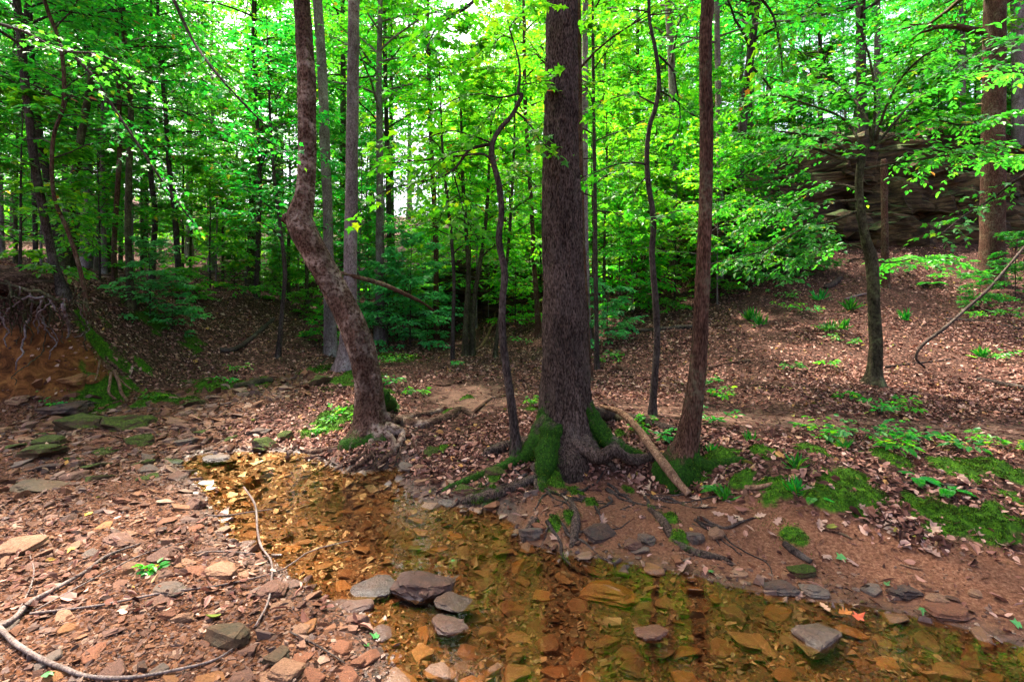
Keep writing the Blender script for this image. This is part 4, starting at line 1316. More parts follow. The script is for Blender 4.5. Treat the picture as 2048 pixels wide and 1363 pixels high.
for k, pts in enumerate(rootsets):
    P = []
    for i, (a, b, w) in enumerate(pts):
        g = ground_px(a, b, 5.5, 12)
        Y = min(g[1], 7.5) - .03 - .07 * math.sin(i * 1.3 + k) ** 2
        Y = min(Y, 6.62 + (.0 if b < 600 else min(.5, (b - 600) / 90 * .5)))
        P.append([*px3(a, b, Y), w / 2 / FPX * Y])
    Q = catmull(np.array(P), 24)
    Q[:, 3] *= .75
    Q[:, :3] += np.cumsum(rs.normal(0, .012, (24, 3)), 0)
    V, F = tube(Q[:, :3], Q[:, 3], 7)
    obj('root', mkmesh('root', V - brink_base, F), M['bark_pale' if k % 3 == 0 else 'bark_mossy'], brink)
for k, pts in enumerate([[(222, 745, 6), (220, 765, 5), (218, 785, 5), (232, 798, 4)], [(228, 740, 7), (238, 765, 6), (243, 785, 6), (256, 802, 5)], [(236, 755, 4), (250, 768, 3), (262, 778, 3)], [(200, 720, 4), (195, 745, 3), (190, 760, 3)]]):
    P = []
    for i, (a, b, w) in enumerate(pts):
        g = ground_px(a, b, 5.5, 12)
        Y = g[1] - .08
        P.append([*px3(a, b, Y), w / 2 / FPX * Y])
    Q = catmull(np.array(P), 20)
    V, F = tube(Q[:, :3], Q[:, 3], 7)
    obj('root', mkmesh('root', V - brink_base, F), M['stick'], brink)

# curling vine-like thin stem top left, nearer than the others
rs = np.random.default_rng(33)
t_v, b7, bl, bb, Q = hero_tree('sapling', 'crooked thin dark stem snaking up through the leaves at the far left', [(172, 600, 9), (165, 560, 8), (152, 510, 7.5), (133, 455, 7.5), (110, 400, 7), (104, 340, 7), (108, 270, 7), (126, 215, 7), (128, 150, 7), (118, 80, 7), (95, 20, 7), (80, -40, 6)],
                               6.9, 'bark_red', 10, 110, rough=.14, seed=61, extend=1.5, crown=dict(seed=12, sets=[S(lo=.3, nb=22, blen=1.5, leaf_s=.09, leaf_n=9)]))
close_tree(t_v, bl, bb, 'bark_dark', 'leaf_cool')

# ---------------- background woods
rb = np.random.default_rng(77)
taken = [(m[2][0][0], m[3]) for m in MID]


def clear_of(x, y, d, pts):
    return all((x - a) ** 2 + (y - b) ** 2 > d * d for a, b in pts)


def scatter(n, xr, yr, dmin, ok):
    pts = []
    tries = 0
    while len(pts) < n and tries < n * 60:
        tries += 1
        x, y = rb.uniform(*xr), rb.uniform(*yr)
        if abs(x) > y * 1.12 + 2: continue
        if ok(x, y) and clear_of(x, y, dmin, pts): pts.append((x, y))
    return pts


zones = [
    # name, count, x range, y range, min dist, condition, kinds, bark, leaf, scale, label, group
    ('hardwood_tree', 14, (-40, -5), (31, 48), 2.2, lambda x, y: True, VAR_BIG, ['bark_mossy', 'bark_pale'], ['leaf', 'leaf_cool', 'leaf_cool'], (.7, 1.1), 'tall tree far back on the hillside left of the kinked trunk', 'tall trees on the left hillside'),
    ('young_tree', 16, (-24, -5), (14, 27), 1.5, lambda x, y: True, VAR_MID, ['bark_pale', 'bark_mossy'], ['leaf', 'leaf_cool', 'leaf_cool'], (.7, 1.1), 'medium leafy tree in the woods on the left terrace', 'medium trees on the left terrace'),
    ('sapling', 30, (-13, -4), (9.5, 19), 1.0, lambda x, y: y > 9.5 + max(0, (x + 8.5)) * 1.3, VAR_SAP, ['bark_pale', 'bark_mossy'], ['leaf', 'leaf_cool', 'leaf_cool'], (.7, 1.15), 'thin sapling among the poles on the left terrace', 'saplings on the left terrace'),
    ('hardwood_tree', 15, (-7, 11), (32, 50), 2.4, lambda x, y: abs(x + y * .16) > 1.6 + .02 * y, VAR_BIG, ['bark_pale', 'bark_red'], ['leaf_bright', 'leaf'], (.6, .95), 'tall tree far back in the sunlit gap behind the thick trunk', 'tall trees in the middle distance'),
    ('young_tree', 15, (-5, 8), (19, 32), 1.7, lambda x, y: abs(x + y * .16) > .5, VAR_MID, ['bark_mossy', 'bark_red'], ['leaf_bright', 'leaf_bright', 'leaf'], (.6, .95), 'medium leafy tree above the rocky hollow in the middle distance', 'medium trees above the rocky hollow'),
    ('sapling', 22, (-4, 5), (13, 22), 1.0, lambda x, y: x < 0 or y > 15, VAR_SAP, ['bark_pale', 'bark_mossy'], ['leaf_bright', 'leaf'], (.6, 1.0), 'thin sapling near the rocky hollow at the valley head', 'saplings round the rocky hollow'),
    ('hardwood_tree', 10, (10, 40), (30, 46), 2.3, lambda x, y: True, VAR_BIG, ['bark_mossy', 'bark_pale'], ['leaf', 'leaf_cool', 'leaf_cool'], (.7, 1.05), 'tall tree on the hill above the rock ledges', 'tall trees on the right hill'),
    ('young_tree', 15, (5, 24), (17, 28), 1.6, lambda x, y: True, VAR_MID, ['bark_pale', 'bark_mossy'], ['leaf', 'leaf_cool', 'leaf_cool'], (.7, 1.0), 'medium leafy tree on top of the rock ledges', 'medium trees above the rock ledges'),
    ('hardwood_tree', 9, (-17, -3), (13, 24), 3.0, lambda x, y: True, VAR_HIGH, ['bark_pale', 'bark_mossy'], ['leaf_cool', 'leaf'], (.85, 1.1), '', 'high-crowned trees on the left'),
    ('hardwood_tree', 8, (0, 16), (17, 27), 3.0, lambda x, y: True, VAR_HIGH, ['bark_pale', 'bark_mossy'], ['leaf', 'leaf_cool'], (.85, 1.1), '', 'high-crowned trees on the right'),
    ('bushy_tree', 30, (-34, 30), (23, 38), 2.4, lambda x, y: abs(x + y * .2) > 1.2, VAR_LOW, ['bark_pale', 'bark_mossy'], ['leaf_bright', 'leaf'], (.8, 1.2), '', 'bushy trees on the far hillsides'),
    ('sapling', 20, (1.6, 7.5), (10.5, 18), 1.0, lambda x, y: x < y * .42, VAR_SAP, ['bark_pale', 'bark_mossy'], ['leaf', 'leaf_bright'], (.55, .95), 'thin leafy sapling on the slope left of the rock ledges', 'saplings on the right slope'),
]
SPOT = [(60, 'at the far left edge'), (170, 'behind the leaning brink tree'), (330, 'behind the mossy spur tree'), (480, 'behind the leafy hollow'), (640, 'left of the kinked trunk'), (760, 'right behind the kinked trunk'),
        (900, 'between kinked trunk and twin stems'), (1000, 'above the tan twin stems'), (1090, 'behind the crooked sapling'), (1180, 'behind the thick tree'), (1300, 'between thick and wavy trees'), (1400, 'between wavy and slender trees'),
        (1500, 'just right of the slender tree'), (1720, 'left of the olive tree'), (1850, 'behind the olive tree'), (1960, 'left of the tall brown tree'), (9999, 'at the far right edge')]
BNAME = dict(bark_dark='dark-barked', bark_pale='pale-barked', bark_mossy='olive-barked', bark_red='brown-barked')
SIZE = dict(bushy_tree='broad low', hardwood_tree='tall', young_tree='medium', sapling='thin')
ORD = ['nearest', 'second nearest', 'third nearest', 'fourth nearest', 'fifth nearest', 'sixth nearest', 'seventh nearest', 'eighth nearest']
lab_seen = {}
for nm, cnt, xr, yr, dm, ok, kinds, barks, lfs, sc, lb, gp in zones:
    pts_ = sorted(scatter(cnt, xr, yr, dm, ok), key=lambda p: p[1])
    for i, (x, y) in enumerate(pts_):
        pxx = 1024 + x / y * FPX
        ph = next(p for lim, p in SPOT if pxx < lim)
        key = '%s %s leafy tree %s' % (SIZE[nm], BNAME[barks[i % len(barks)]], ph)
        c_ = lab_seen.get(key, 0)
        lab_seen[key] = c_ + 1
        lb = key + ', %s' % ORD[min(c_, 7)]
        plant_variant(nm, kinds[i % len(kinds)], x, y, rb.uniform(0, 6.28), rb.uniform(*sc), barks[i % len(barks)], lfs[rb.integers(len(lfs))], lb, 'tree', gp)

# shrubs, low leafy growth: (px, py of foot, scale, variant, leaf, label)
SHR = [
    (300, 640, .8, 0, 'leaf_teal', 'arching leafy shrub on the mossy spur'), (345, 660, .7, 1, 'leaf_teal', 'low spreading shrub below the mossy spur shrub'), (390, 600, .6, 1, 'leaf', 'low leafy shrub in the upper hollow'),
    (560, 600, .8, 0, 'leaf', 'bushy shrub on the rim behind the kinked trunk'), (620, 640, .6, 1, 'leaf', 'shrub just left of the kinked trunk above the creek'), (648, 690, .7, 1, 'leaf', 'small bright shrub beside the creek bend tree'),
    (775, 690, 1.2, 0, 'leaf_teal', 'blue-green bush right of the kinked trunk'), (820, 690, 1.2, 2, 'leaf_teal', 'wide blue-green bush before the rocky hollow'), (850, 680, 1.1, 0, 'leaf_teal', 'leafy bush left of the tan twin stems'),
    (740, 660, .9, 2, 'leaf_teal', 'tall bush behind the kinked trunk'), (880, 660, 1.2, 0, 'leaf_teal', 'bush against the rocks left of the dark hollow'), (1030, 650, 1.2, 0, 'leaf_bright', 'bright bush behind the crooked sapling'),
    (1060, 620, 1.2, 2, 'leaf', 'bush on the ledge left of the thick tree'), (1215, 690, 1.0, 1, 'leaf_teal', 'low bush right of the thick tree'), (1240, 640, 1.2, 2, 'leaf', 'layered bush on the slope behind the wavy tree'),
    (1270, 620, 1.2, 0, 'leaf', 'leafy bush behind the wavy thin tree'), (1350, 600, 1.3, 2, 'leaf', 'bush between the wavy tree and the slender tree'), (1450, 570, 1.3, 2, 'leaf', 'bush at the foot of the rock ledges'),
    (1490, 560, 1.2, 0, 'leaf_cool', 'dense bush below the rock ledges'), (1550, 555, 1.2, 2, 'leaf_cool', 'bush before the left end of the rock ledges'), (1600, 545, 1.0, 0, 'leaf_cool', 'bush hiding the lower rock ledge'),
    (1430, 600, .9, 1, 'leaf', 'low bush right behind the slender tree'), (470, 580, .7, 0, 'leaf', 'leafy shrub at the back of the leafy hollow'), (420, 575, 1.2, 2, 'leaf', 'tall shrub on the rim of the leafy hollow'),
    (200, 560, 1.0, 2, 'leaf', 'shrub behind the grey poles on the terrace'), (40, 545, 1.1, 2, 'leaf', 'shrub at the left edge on top of the bank'), (2030, 600, .8, 0, 'leaf_cool', 'dark shrub at the right edge under the ledges'),
    (1960, 620, .6, 1, 'leaf_cool', 'small plant cluster below the tall brown tree'), (690, 620, 1.5, 2, 'leaf_bright', 'tall bush in the sun behind the kinked trunk'),
    (1500, 345, 1.4, 2, 'leaf_cool', 'bush on the left top of the rock ledges'), (1590, 330, 1.5, 0, 'leaf_cool', 'bush on top of the ledges left of the olive tree'), (1680, 320, 1.5, 2, 'leaf_cool', 'bush on top of the ledges behind the olive tree'), (1790, 300, 1.6, 2, 'leaf', 'bush on the crest right of the olive tree'), (1870, 290, 1.6, 0, 'leaf_cool', 'bush on the crest left of the tall brown tree'), (1950, 280, 1.6, 2, 'leaf_cool', 'bush on the crest behind the tall brown tree'), (2030, 270, 1.6, 0, 'leaf_cool', 'bush on the crest at the right edge'),
    (960, 600, 1.5, 2, 'leaf_bright', 'bush growing on top of the rocky hollow'), (1020, 585, 1.5, 0, 'leaf_bright', 'bush above the ledge over the dark hollow'),
]
for k, (a, b, sc, v, lf, lb) in enumerate(SHR):
    g = ground_px(a, b, 5)
    plant_variant('shrub', VAR_SHRUB[v], g[0], g[1], k * 2.1, sc, 'bark_dark', lf, lb, 'shrub', 'shrubs of the understory')

for i, (x, y) in enumerate(scatter(46, (-30, 26), (17, 36), 1.6, lambda x, y: True)):
    pxx = 1024 + x / y * FPX
    ph = next(p for lim, p in SPOT if pxx < lim)
    key = 'pale green bush on the far slope %s' % ph
    c_ = lab_seen.get(key, 0)
    lab_seen[key] = c_ + 1
    plant_variant('shrub', VAR_SHRUB[i % 3], x, y, i * 1.7, rb.uniform(1.3, 2.2), 'bark_dark', ['leaf_bright', 'leaf'][i % 2], key + ', %s' % ORD[min(c_, 7)], 'shrub', 'shrubs on the far slopes')

# ------------------------------------------------------------------ rocks
def slab_mesh(seed, lx, ly, lz, nxs=22, nys=9, nzs=4):
    """a rough layered block: a box grid pushed about by noise"""
    bm = bmesh.new()
    bmesh.ops.create_cube(bm, size=1.0)
    bmesh.ops.subdivide_edges(bm, edges=bm.edges[:], cuts=7, use_grid_fill=True)
    V = np.array([v.co[:] for v in bm.verts]) * 2
    r = np.maximum(np.abs(V[:, 0]), np.abs(V[:, 1]))
    c = np.hypot(V[:, 0], V[:, 1])
    f = np.where(c > 1e-6, r / np.maximum(c, 1e-6), 1) * .6 + .4
    V[:, :2] *= f[:, None]
    V = V * A(lx, ly, lz) / 2
    n = np.stack([fbm(V * 1.1 + 9.1 * s + seed * 3.3, 3, seed + s) for s in range(3)], 1)
    n2v = np.stack([fbm(V * 3.3 + 5.1 * s, 3, seed + s + 5) for s in range(3)], 1)
    V = V + n * A(.3 * min(lx, 2), .45 * min(ly, 1.5), .4 * lz) + n2v * A(.16, .2, .16) * min(1, lz * 2)
    F = np.array([[v.index for v in f.verts] for f in bm.faces])
    bm.free()
    return V, F


def outcrop(name, label, slabs, base):
    root = empty(name, base)
    tag(root, label, 'rock')
    for k, (x, y, z, lx, ly, lz, rz, tilt) in enumerate(slabs):
        V, F = slab_mesh(300 + k + int(abs(base[0]) * 10), lx, ly, lz)
        o = obj('ledge', mkmesh('ledge', V, F, None, False), M['outcrop'], root)
        o.location = (x - base[0], y - base[1], z - base[2])
        o.rotation_euler = (0, tilt, rz)
    return root


rr = np.random.default_rng(41)
sl = []
for i in range(44):
    px = rr.uniform(1450, 2090)
    lev = i % 6
    Y = 14.3 + lev * .28 + rr.uniform(-.25, .3) - .5 * ((px - 1500) / 580)
    x = (px - 1024) / FPX * Y
    topz = 5.5 + 1.2 * (px - 1500) / 580
    z = 1.9 + (topz - 1.9) * (lev + .5) / 6
    if lev >= 4 and px < 1600: z -= .5
    sl.append((x, Y + .4, z, rr.uniform(2.2, 4.2), rr.uniform(1.5, 2.4), rr.uniform(.5, 1.3), rr.uniform(-.35, .35), rr.uniform(-.14, .06)))
outcrop('rock_outcrop', 'dark layered sandstone ledges at the top of the right slope', sl, A(10.5, 13.8, 1.9))
sl = []
for i in range(20):
    lev = i % 4
    px = rr.uniform(735, 930) if i % 2 else rr.uniform(985, 1160)
    Y = 17.6 + lev * .35 + rr.uniform(-.3, .3)
    sl.append(((px - 1024) / FPX * Y, Y, .6 + lev * .45, rr.uniform(1.4, 2.6), rr.uniform(1.2, 2), rr.uniform(.4, .7), rr.uniform(-.4, .4), rr.uniform(-.1, .1)))
sl += [(-1.15, 17.9, 2.0, 3.4, 2.4, .55, .1, .03), (-1.9, 17.8, 1.1, .9, 1.8, 1.9, .1, 0), (-.5, 17.9, 1.0, .9, 1.8, 1.9, -.1, 0), (-1.2, 18.4, 2.5, 4.5, 2.0, .5, -.1, -.03)]
outcrop('rock_outcrop', 'low rock ledges with a dark hollow at the head of the valley', sl, A(-1.2, 17.8, .4))


# stones: a few hull shapes shared by all
def hull_stone(seed, n=15, flat=.32, bev=.07):
    rs = np.random.default_rng(seed)
    v = norm(rs.normal(size=(n, 3))) * rs.uniform(.8, 1.0, (n, 1))
    v = np.sign(v) * np.abs(v) ** .75
    v *= A(1, rs.uniform(.6, .85), flat * rs.uniform(.8, 1.3))
    bm = bmesh.new()
    for p in v: bm.verts.new(p * .5)
    r = bmesh.ops.convex_hull(bm, input=bm.verts[:])
    kill = [g for g in r['geom_interior'] if isinstance(g, bmesh.types.BMVert)]
    if kill: bmesh.ops.delete(bm, geom=kill, context='VERTS')
    bmesh.ops.dissolve_limit(bm, angle_limit=.28, verts=bm.verts[:], edges=bm.edges[:])
    if bev:
        try:
            bmesh.ops.bevel(bm, geom=bm.edges[:], offset=bev * flat, segments=1, affect='EDGES', profile=.6)
        except Exception:
            pass
    bmesh.ops.triangulate(bm, faces=bm.faces[:])
    bm.verts.index_update()
    V = np.array([x.co[:] for x in bm.verts])
    F = np.array([[q.index for q in f.verts] for f in bm.faces])
    bm.free()
    return V, F


HULL = [hull_stone(500 + k, 16, [.22, .3, .4, .26][k % 4]) for k in range(16)]
HULL_LO = [hull_stone(600 + k, 8, [.3, .42, .55][k % 3], 0) for k in range(9)]
STONE_ME = [mkmesh('stone', V + (fbm(V * 5, 2, 3)[:, None] * norm(V) * .02), F, None, False) for V, F in HULL]
STONE_MOSS_ME = [m.copy() for m in STONE_ME]


def stone_z(x, y, size, hz):
    return height(x, y) + size * hz * .22


# the stones that pictures show singly: (px, py, width px, height/width, colour, mossy, label)
RUST, TAN, GREY, PURP, OLIVE, DARK, ORNG = (0.16, 0.0544, 0.024), (0.232, 0.12, 0.0664), (0.092, 0.0736, 0.06), (0.12, 0.0576, 0.04), (0.0576, 0.0448, 0.0208), (0.0256, 0.02, 0.0192), (0.248, 0.1, 0.0288)
HERO = [
    (840, 1176, 150, .34, (.055, .032, .028), 0, 'large dark angular rock breaking the water, ridge pointing right'), (733, 1178, 90, .24, DARK, 0, 'dark layered rock left of the large angular rock in the water'),
    (905, 1208, 96, .24, (.10, .062, .042), 0, 'long pale rock just below the large angular rock'), (905, 1248, 70, .30, (.13, .065, .045), 0, 'purplish wet rock under the long pale rock'), (1215, 1198, 115, .30, ORNG, 0, 'yellowish rounded rock just under water with a wet crest'),
    (1650, 1280, 110, .26, (.10, .068, .048), 0, 'broad grey rock in the water at the lower right'), (1565, 1180, 66, .3, DARK, 0, 'dark wet slate at the waterline of the sandy bank'), (1635, 1188, 52, .3, GREY, 0, 'grey flat stone at the waterline beside the dark slate'),
    (1205, 1072, 68, .48, DARK, 0, 'blocky dark rock below the thick tree at the waterline'), (1265, 1092, 38, .6, PURP, 0, 'small dark block right of the blocky dark rock'), (1295, 1082, 36, .7, GREY, 0, 'upright grey stone at the water edge under the roots'),
    (1062, 1070, 50, .6, GREY, 0, 'grey stone wedged in roots at the pool edge'), (932, 985, 52, .4, PURP, 1, 'tilted slab below the crooked sapling'), (895, 1008, 42, .3, GREY, 0, 'flat grey slab at the pool edge below the tilted slab'),
    (845, 965, 34, .4, TAN, 0, 'small tan slab on the bank corner'), (990, 950, 44, .6, OLIVE, 1, 'mossy leaning stone below the mossy roots'), (870, 912, 52, .45, OLIVE, 1, 'moss-capped leaning slab between the two root masses'),
    (525, 888, 42, .6, GREY, 1, 'round stone with a bright moss cap at the far pool edge'), (568, 875, 34, .8, OLIVE, 1, 'mossy upright stone beside the moss-capped round stone'), (510, 868, 50, .3, DARK, 0, 'dark flat stone behind the moss-capped round stone'),
    (640, 762, 40, .8, OLIVE, 1, 'mossy boulder in the creek bend'), (150, 850, 90, .42, OLIVE, 1, 'broad mossy boulder in the stony bed'), (240, 852, 105, .36, OLIVE, 1, 'long mossy boulder right of the broad mossy one'),
    (115, 822, 90, .3, DARK, 0, 'dark brown slab above the mossy boulders'), (68, 908, 80, .42, OLIVE, 1, 'yellow-green mossy stone at the left edge of the bed'), (90, 885, 60, .35, OLIVE, 1, 'flat mossy stone above the yellow-green one'),
    (270, 885, 54, .4, OLIVE, 1, 'olive slab with a sharp edge right of the bed'), (365, 885, 48, .25, GREY, 0, 'pale flat slab at the head of the pool'), (360, 852, 36, .4, PURP, 0, 'purple-grey block at the head of the pool'),
    (430, 914, 62, .22, GREY, 0, 'flat grey rock at the upper pool edge'), (345, 845, 40, .35, TAN, 0, 'tan block at the foot of the mound'), (135, 762, 48, .6, ORNG, 0, 'orange clay-stained block at the foot of the clay bank'), (170, 760, 40, .5, ORNG, 1, 'clay-stained block with a mossy face at the foot of the bank'),
    (30, 800, 48, .4, TAN, 0, 'tan stone at the left end of the clay bank foot'), (385, 808, 40, .45, OLIVE, 1, 'mossy stone in the middle of the creek bed'), (60, 1085, 0, .25, RUST, 0, ''),
    (540, 1185, 62, .42, PURP, 0, 'purple-grey rounded cobble at the pool edge with a twig across it'), (435, 1290, 92, .42, OLIVE, 0, 'large greenish-grey rock at the bottom left with a leaf on it'), (330, 1185, 72, .22, GREY, 0, 'thin grey slate on the gravel bank'),
    (330, 1235, 50, .4, RUST, 0, 'rust slab leaning left on the gravel bank'), (360, 1240, 44, .45, TAN, 0, 'tan block beside the leaning rust slab'), (440, 1148, 60, .4, TAN, 0, 'broad tan rock on the gravel near the pool'), (320, 1118, 52, .4, PURP, 0, 'pointed purple-brown rock on the gravel near the grey branch'),
    (240, 1000, 50, .42, RUST, 0, 'rounded rust boulder on the gravel bank'), (385, 1010, 42, .5, PURP, 0, 'dark plum stone near the pool on the gravel'), (30, 1100, 75, .35, TAN, 0, 'big tan slab at the left edge of the gravel bank'), (235, 1082, 64, .28, PURP, 0, 'flat purple-brown slab at the tip of the grey branch'),
    (60, 975, 110, .16, OLIVE, 0, 'long flat olive slab at the left edge'), (710, 1215, 62, .38, PURP, 0, 'purple-brown rock at the water edge'), (880, 1345, 66, .35, TAN, 0, 'tan slab half out of the water at the bottom edge'), (545, 1320, 52, .5, OLIVE, 0, 'grey-green stone near the bottom edge'), (600, 1265, 42, .45, TAN, 0, 'tan stone at the end of the upright twig'),
    (570, 1350, 60, .4, TAN, 0, 'tan rock at the bottom edge'), (715, 1330, 34, .4, RUST, 0, 'rust stone near the bottom edge by the water'),
    (1820, 1190, 62, .3, DARK, 0, 'dark slab lying on wet sand at the right'), (1880, 1205, 44, .5, TAN, 0, 'block of tan stone right of the dark slab on the sand'), (1960, 1190, 34, .4, TAN, 0, 'tan pebble-stone at the right end of the sandy bank'),
    (1435, 1072, 36, .6, TAN, 0, 'squarish tan stone on the sand below the fallen stick'), (1390, 1080, 38, .7, GREY, 0, 'grey block beside the squarish tan stone'), (1610, 1148, 50, .4, OLIVE, 1, 'mossy dark stone on the sandy bank'), (1905, 1230, 90, .25, RUST, 0, 'smooth brown log-like stone at the lower right water edge'),
    (1215, 1295, 62, .45, RUST, 0, 'squared rust block under water at the bottom'), (1030, 1320, 66, .45, TAN, 0, 'broad tan block under water at the bottom'), (985, 1335, 40, .4, ORNG, 0, 'orange stone left of the broad tan block'), (1270, 1345, 66, .4, RUST, 0, 'rust slab under water at the bottom edge'),
    (1100, 1300, 56, .4, RUST, 0, 'rust slab between the two broad blocks under water'), (1320, 1310, 60, .35, TAN, 0, 'tan slab under water right of the squared rust block'), (880, 1275, 66, .3, TAN, 0, 'tan slab under water left of the purplish wet rock'),
    (960, 1150, 48, .3, TAN, 0, 'tan slab under water right of the large angular rock'), (1010, 1110, 44, .3, TAN, 0, 'thin slab under water below the pool corner'), (1310, 1265, 66, .3, RUST, 0, 'wide rust slab before the yellowish rounded rock'), (1500, 1290, 70, .3, TAN, 0, 'wide tan slab under water left of the broad grey rock'),
    (1740, 1340, 70, .3, RUST, 0, 'rust slab under water at the lower right'),
]


def hero_stone(k):
    """an angular broken slab: a hull cut finer and roughened along its layers"""
    V, F = hull_stone(800 + k, 18, .4, .05)
    bm = bmesh.new()
    vs_ = [bm.verts.new(p) for p in V]
    for f in F:
        bm.faces.new([vs_[i] for i in f])
    for _ in range(2):
        bmesh.ops.subdivide_edges(bm, edges=[e for e in bm.edges if e.calc_length() > .09], cuts=1, use_grid_fill=True)
    bmesh.ops.triangulate(bm, faces=bm.faces[:])
    bm.verts.index_update()
    V = np.array([v.co[:] for v in bm.verts])
    F = np.array([[v.index for v in f.verts] for f in bm.faces])
    bm.free()
    V = V + norm(V) * (fbm(V * A(4, 4, 12) + k, 3, k)[:, None] * .045) + norm(V * A(1, 1, 0) + 1e-6) * (np.round(V[:, 2:3] * 22 + k) % 2 - .5) * .03
    return mkmesh('stone', V, F, None, False)


stone_xy = []
for k, (a, b, w, hw, col, mo, lb) in enumerate(HERO):
    if not lb: continue
    g = ground_px(a, b + w * hw * .2)
    if g[2] < 0 and 'under water' not in lb:
        g = A(*flatpt(a, b + w * hw * .3), -.012)
    size = w / FPX * g[1]
    me = hero_stone(k)
    o = obj('stone', me, M['stone_mossy'] if mo else M['stone'])
    dims = np.array([v.co[:] for v in me.vertices])
    ext = dims.max(0) - dims.min(0)
    sx = size / ext[0] * 1.05
    o.scale = (sx, sx, size * hw * 1.15 / ext[2])
    o.rotation_euler = (rr.normal(0, .08), rr.normal(0, .08), rr.uniform(-.35, .35))
    o.location = (g[0], g[1] + size * .2, g[2] + size * hw * .08)
    j = rr.uniform(.85, 1.15)
    o.color = (col[0] * j, col[1] * j, col[2] * j, 1)
    tag(o, lb, 'stone')
    stone_xy.append((g[0], g[1], size * .45))

# the many others: the largest as things, the rest as stuff
NST = 13500
cand = []
sx_ = rr.uniform(-6.5, 4.2, 120000)
sy_ = 1.75 + 7.5 * rr.uniform(size=120000) ** 1.25
inview = (np.abs(sx_) < sy_ * 1.03) & (EYE / sy_ * FPX + HZ < 1420)
sx_, sy_ = sx_[inview], sy_[inview]
gm = mask('gravel', sx_, sy_, .2)
sdd = shore_dist(sx_, sy_)
dens = gm * (.45 + .55 * smooth(-.1, .4, n2(sx_, sy_, 1.2, 2, 12)))
dens = np.where(sdd < 0, .75 + .25 * smooth(-.2, .3, n2(sx_, sy_, 1.5, 2, 15)), dens)
dens = np.where((sdd > 0) & (sx_ > -.6) & (sdd < .22), .55, dens)
deep = (sdd < -.05) & (sx_ < -.2) & (sy_ > 3.9)
keep = rr.uniform(size=len(sx_)) < dens
sx_, sy_, sdd = sx_[keep][:NST], sy_[keep][:NST], sdd[keep][:NST]
ssz = .02 + .028 * rr.pareto(2.1, len(sx_))
ssz = np.minimum(ssz, .13) * np.where(sdd < 0, 1.2, 1.0) * np.where((sy_ > 4.2) & (sdd > 0), 1.75, 1.0)
ok = np.ones(len(sx_), bool)
for a, b, r in stone_xy:
    ok &= np.hypot(sx_ - a, sy_ - b) > r * .8
sx_, sy_, sdd, ssz = sx_[ok], sy_[ok], sdd[ok], ssz[ok]
order = np.argsort(-(ssz / sy_))
# drop big stones that overlap bigger ones
acc = np.ones(len(sx_), bool)
bigs = []
for i in order[:1400]:
    if any((sx_[i] - a) ** 2 + (sy_[i] - b) ** 2 < ((ssz[i] + s) * .42) ** 2 for a, b, s in bigs):
        acc[i] = False
    else:
        bigs.append((sx_[i], sy_[i], ssz[i]))
order = [i for i in order if acc[i]]
NM = {OLIVE: 'mossy olive', DARK: 'dark', RUST: 'rust-brown', TAN: 'tan', GREY: 'grey', PURP: 'purple-brown', ORNG: 'orange-brown'}
szz = height(sx_, sy_)
stone_keys = {}
for q, i in enumerate(order[:225]):
    col = ([RUST, TAN, ORNG, RUST, TAN, PURP, ORNG] if sdd[i] < 0 else [RUST, TAN, RUST, PURP, GREY, ORNG, TAN])[rr.integers(7)]
    if sy_[i] > 4.2 and sdd[i] > 0:
        col = [OLIVE, DARK, GREY, OLIVE, PURP, TAN, RUST, OLIVE][rr.integers(8)]
    o = obj('stone', (STONE_MOSS_ME if col == OLIVE else STONE_ME)[q % 16], M['stone_mossy' if col == OLIVE else 'stone'])
    s = ssz[i]
    fl = rr.uniform(.7, 1.2)
    o.scale = (s * 1.1, s * 1.1, s * fl)
    o.rotation_euler = (rr.normal(0, .12), rr.normal(0, .12), rr.uniform(0, 6.28))
    o.location = (sx_[i], sy_[i], szz[i] - s * fl * .01)
    j = rr.uniform(.75, 1.3)
    o.color = (col[0] * j, col[1] * j, col[2] * j, 1)
    if sdd[i] < 0:
        zn = 'under the pool water'
    elif sx_[i] > -.6 and sy_[i] < 4:
        zn = 'at the water edge of the right bank'
    elif sy_[i] > 4.6:
        zn = 'in the bed beyond the pool'
    else:
        zn = 'on the left gravel bank'
    pxx, pyy = 1024 + sx_[i] / sy_[i] * FPX, HZ + (EYE - szz[i]) / sy_[i] * FPX
    if 'gravel' in zn:
        wh = 'by the pool edge' if sdd[i] < .25 else 'near the bottom edge' if pyy > 1270 else 'along the forked branch' if pyy > 1080 else 'towards the mossy boulders'
    elif 'under' in zn:
        wh = 'at its far end' if pyy < 1000 else 'left of the angular rock' if pxx < 780 else 'near the angular rock' if pxx < 1000 else 'left of the yellowish rock' if pxx < 1180 else 'below the yellowish rock' if pxx < 1400 else 'around the broad grey rock' if pxx < 1700 else 'at the lower right'
    elif 'edge' in zn:
        wh = 'below the thick tree' if pxx < 1350 else 'below the sand'
    else:
        wh = 'at the left end' if pxx < 150 else 'before the clay bank' if pxx < 350 else 'at the foot of the mound'
    zs = {'on the left gravel bank': 'on the gravel bank', 'at the water edge of the right bank': 'at the right waterline', 'in the bed beyond the pool': 'beyond the pool'}.get(zn, 'under water')
    tag(o, None, 'stone', '%s stones %s' % (NM[col], zn))
    stone_keys.setdefault('%s %s stone %s, %s' % ('large' if s * FPX / sy_[i] > 34 else 'smaller', NM[col], zs, wh), []).append((pxx, o))
NTH = ['first', 'second', 'third', 'fourth', 'fifth', 'sixth', 'seventh', 'eighth', 'ninth', 'tenth', 'eleventh', 'twelfth', 'thirteenth', 'fourteenth']
for key, lst in stone_keys.items():
    lst.sort(key=lambda q: q[0])
    for n_, (pxx, o) in enumerate(lst):
        o['label'] = key if len(lst) == 1 else key + ', %s from left' % NTH[min(n_, 13)]
bag = Bag()


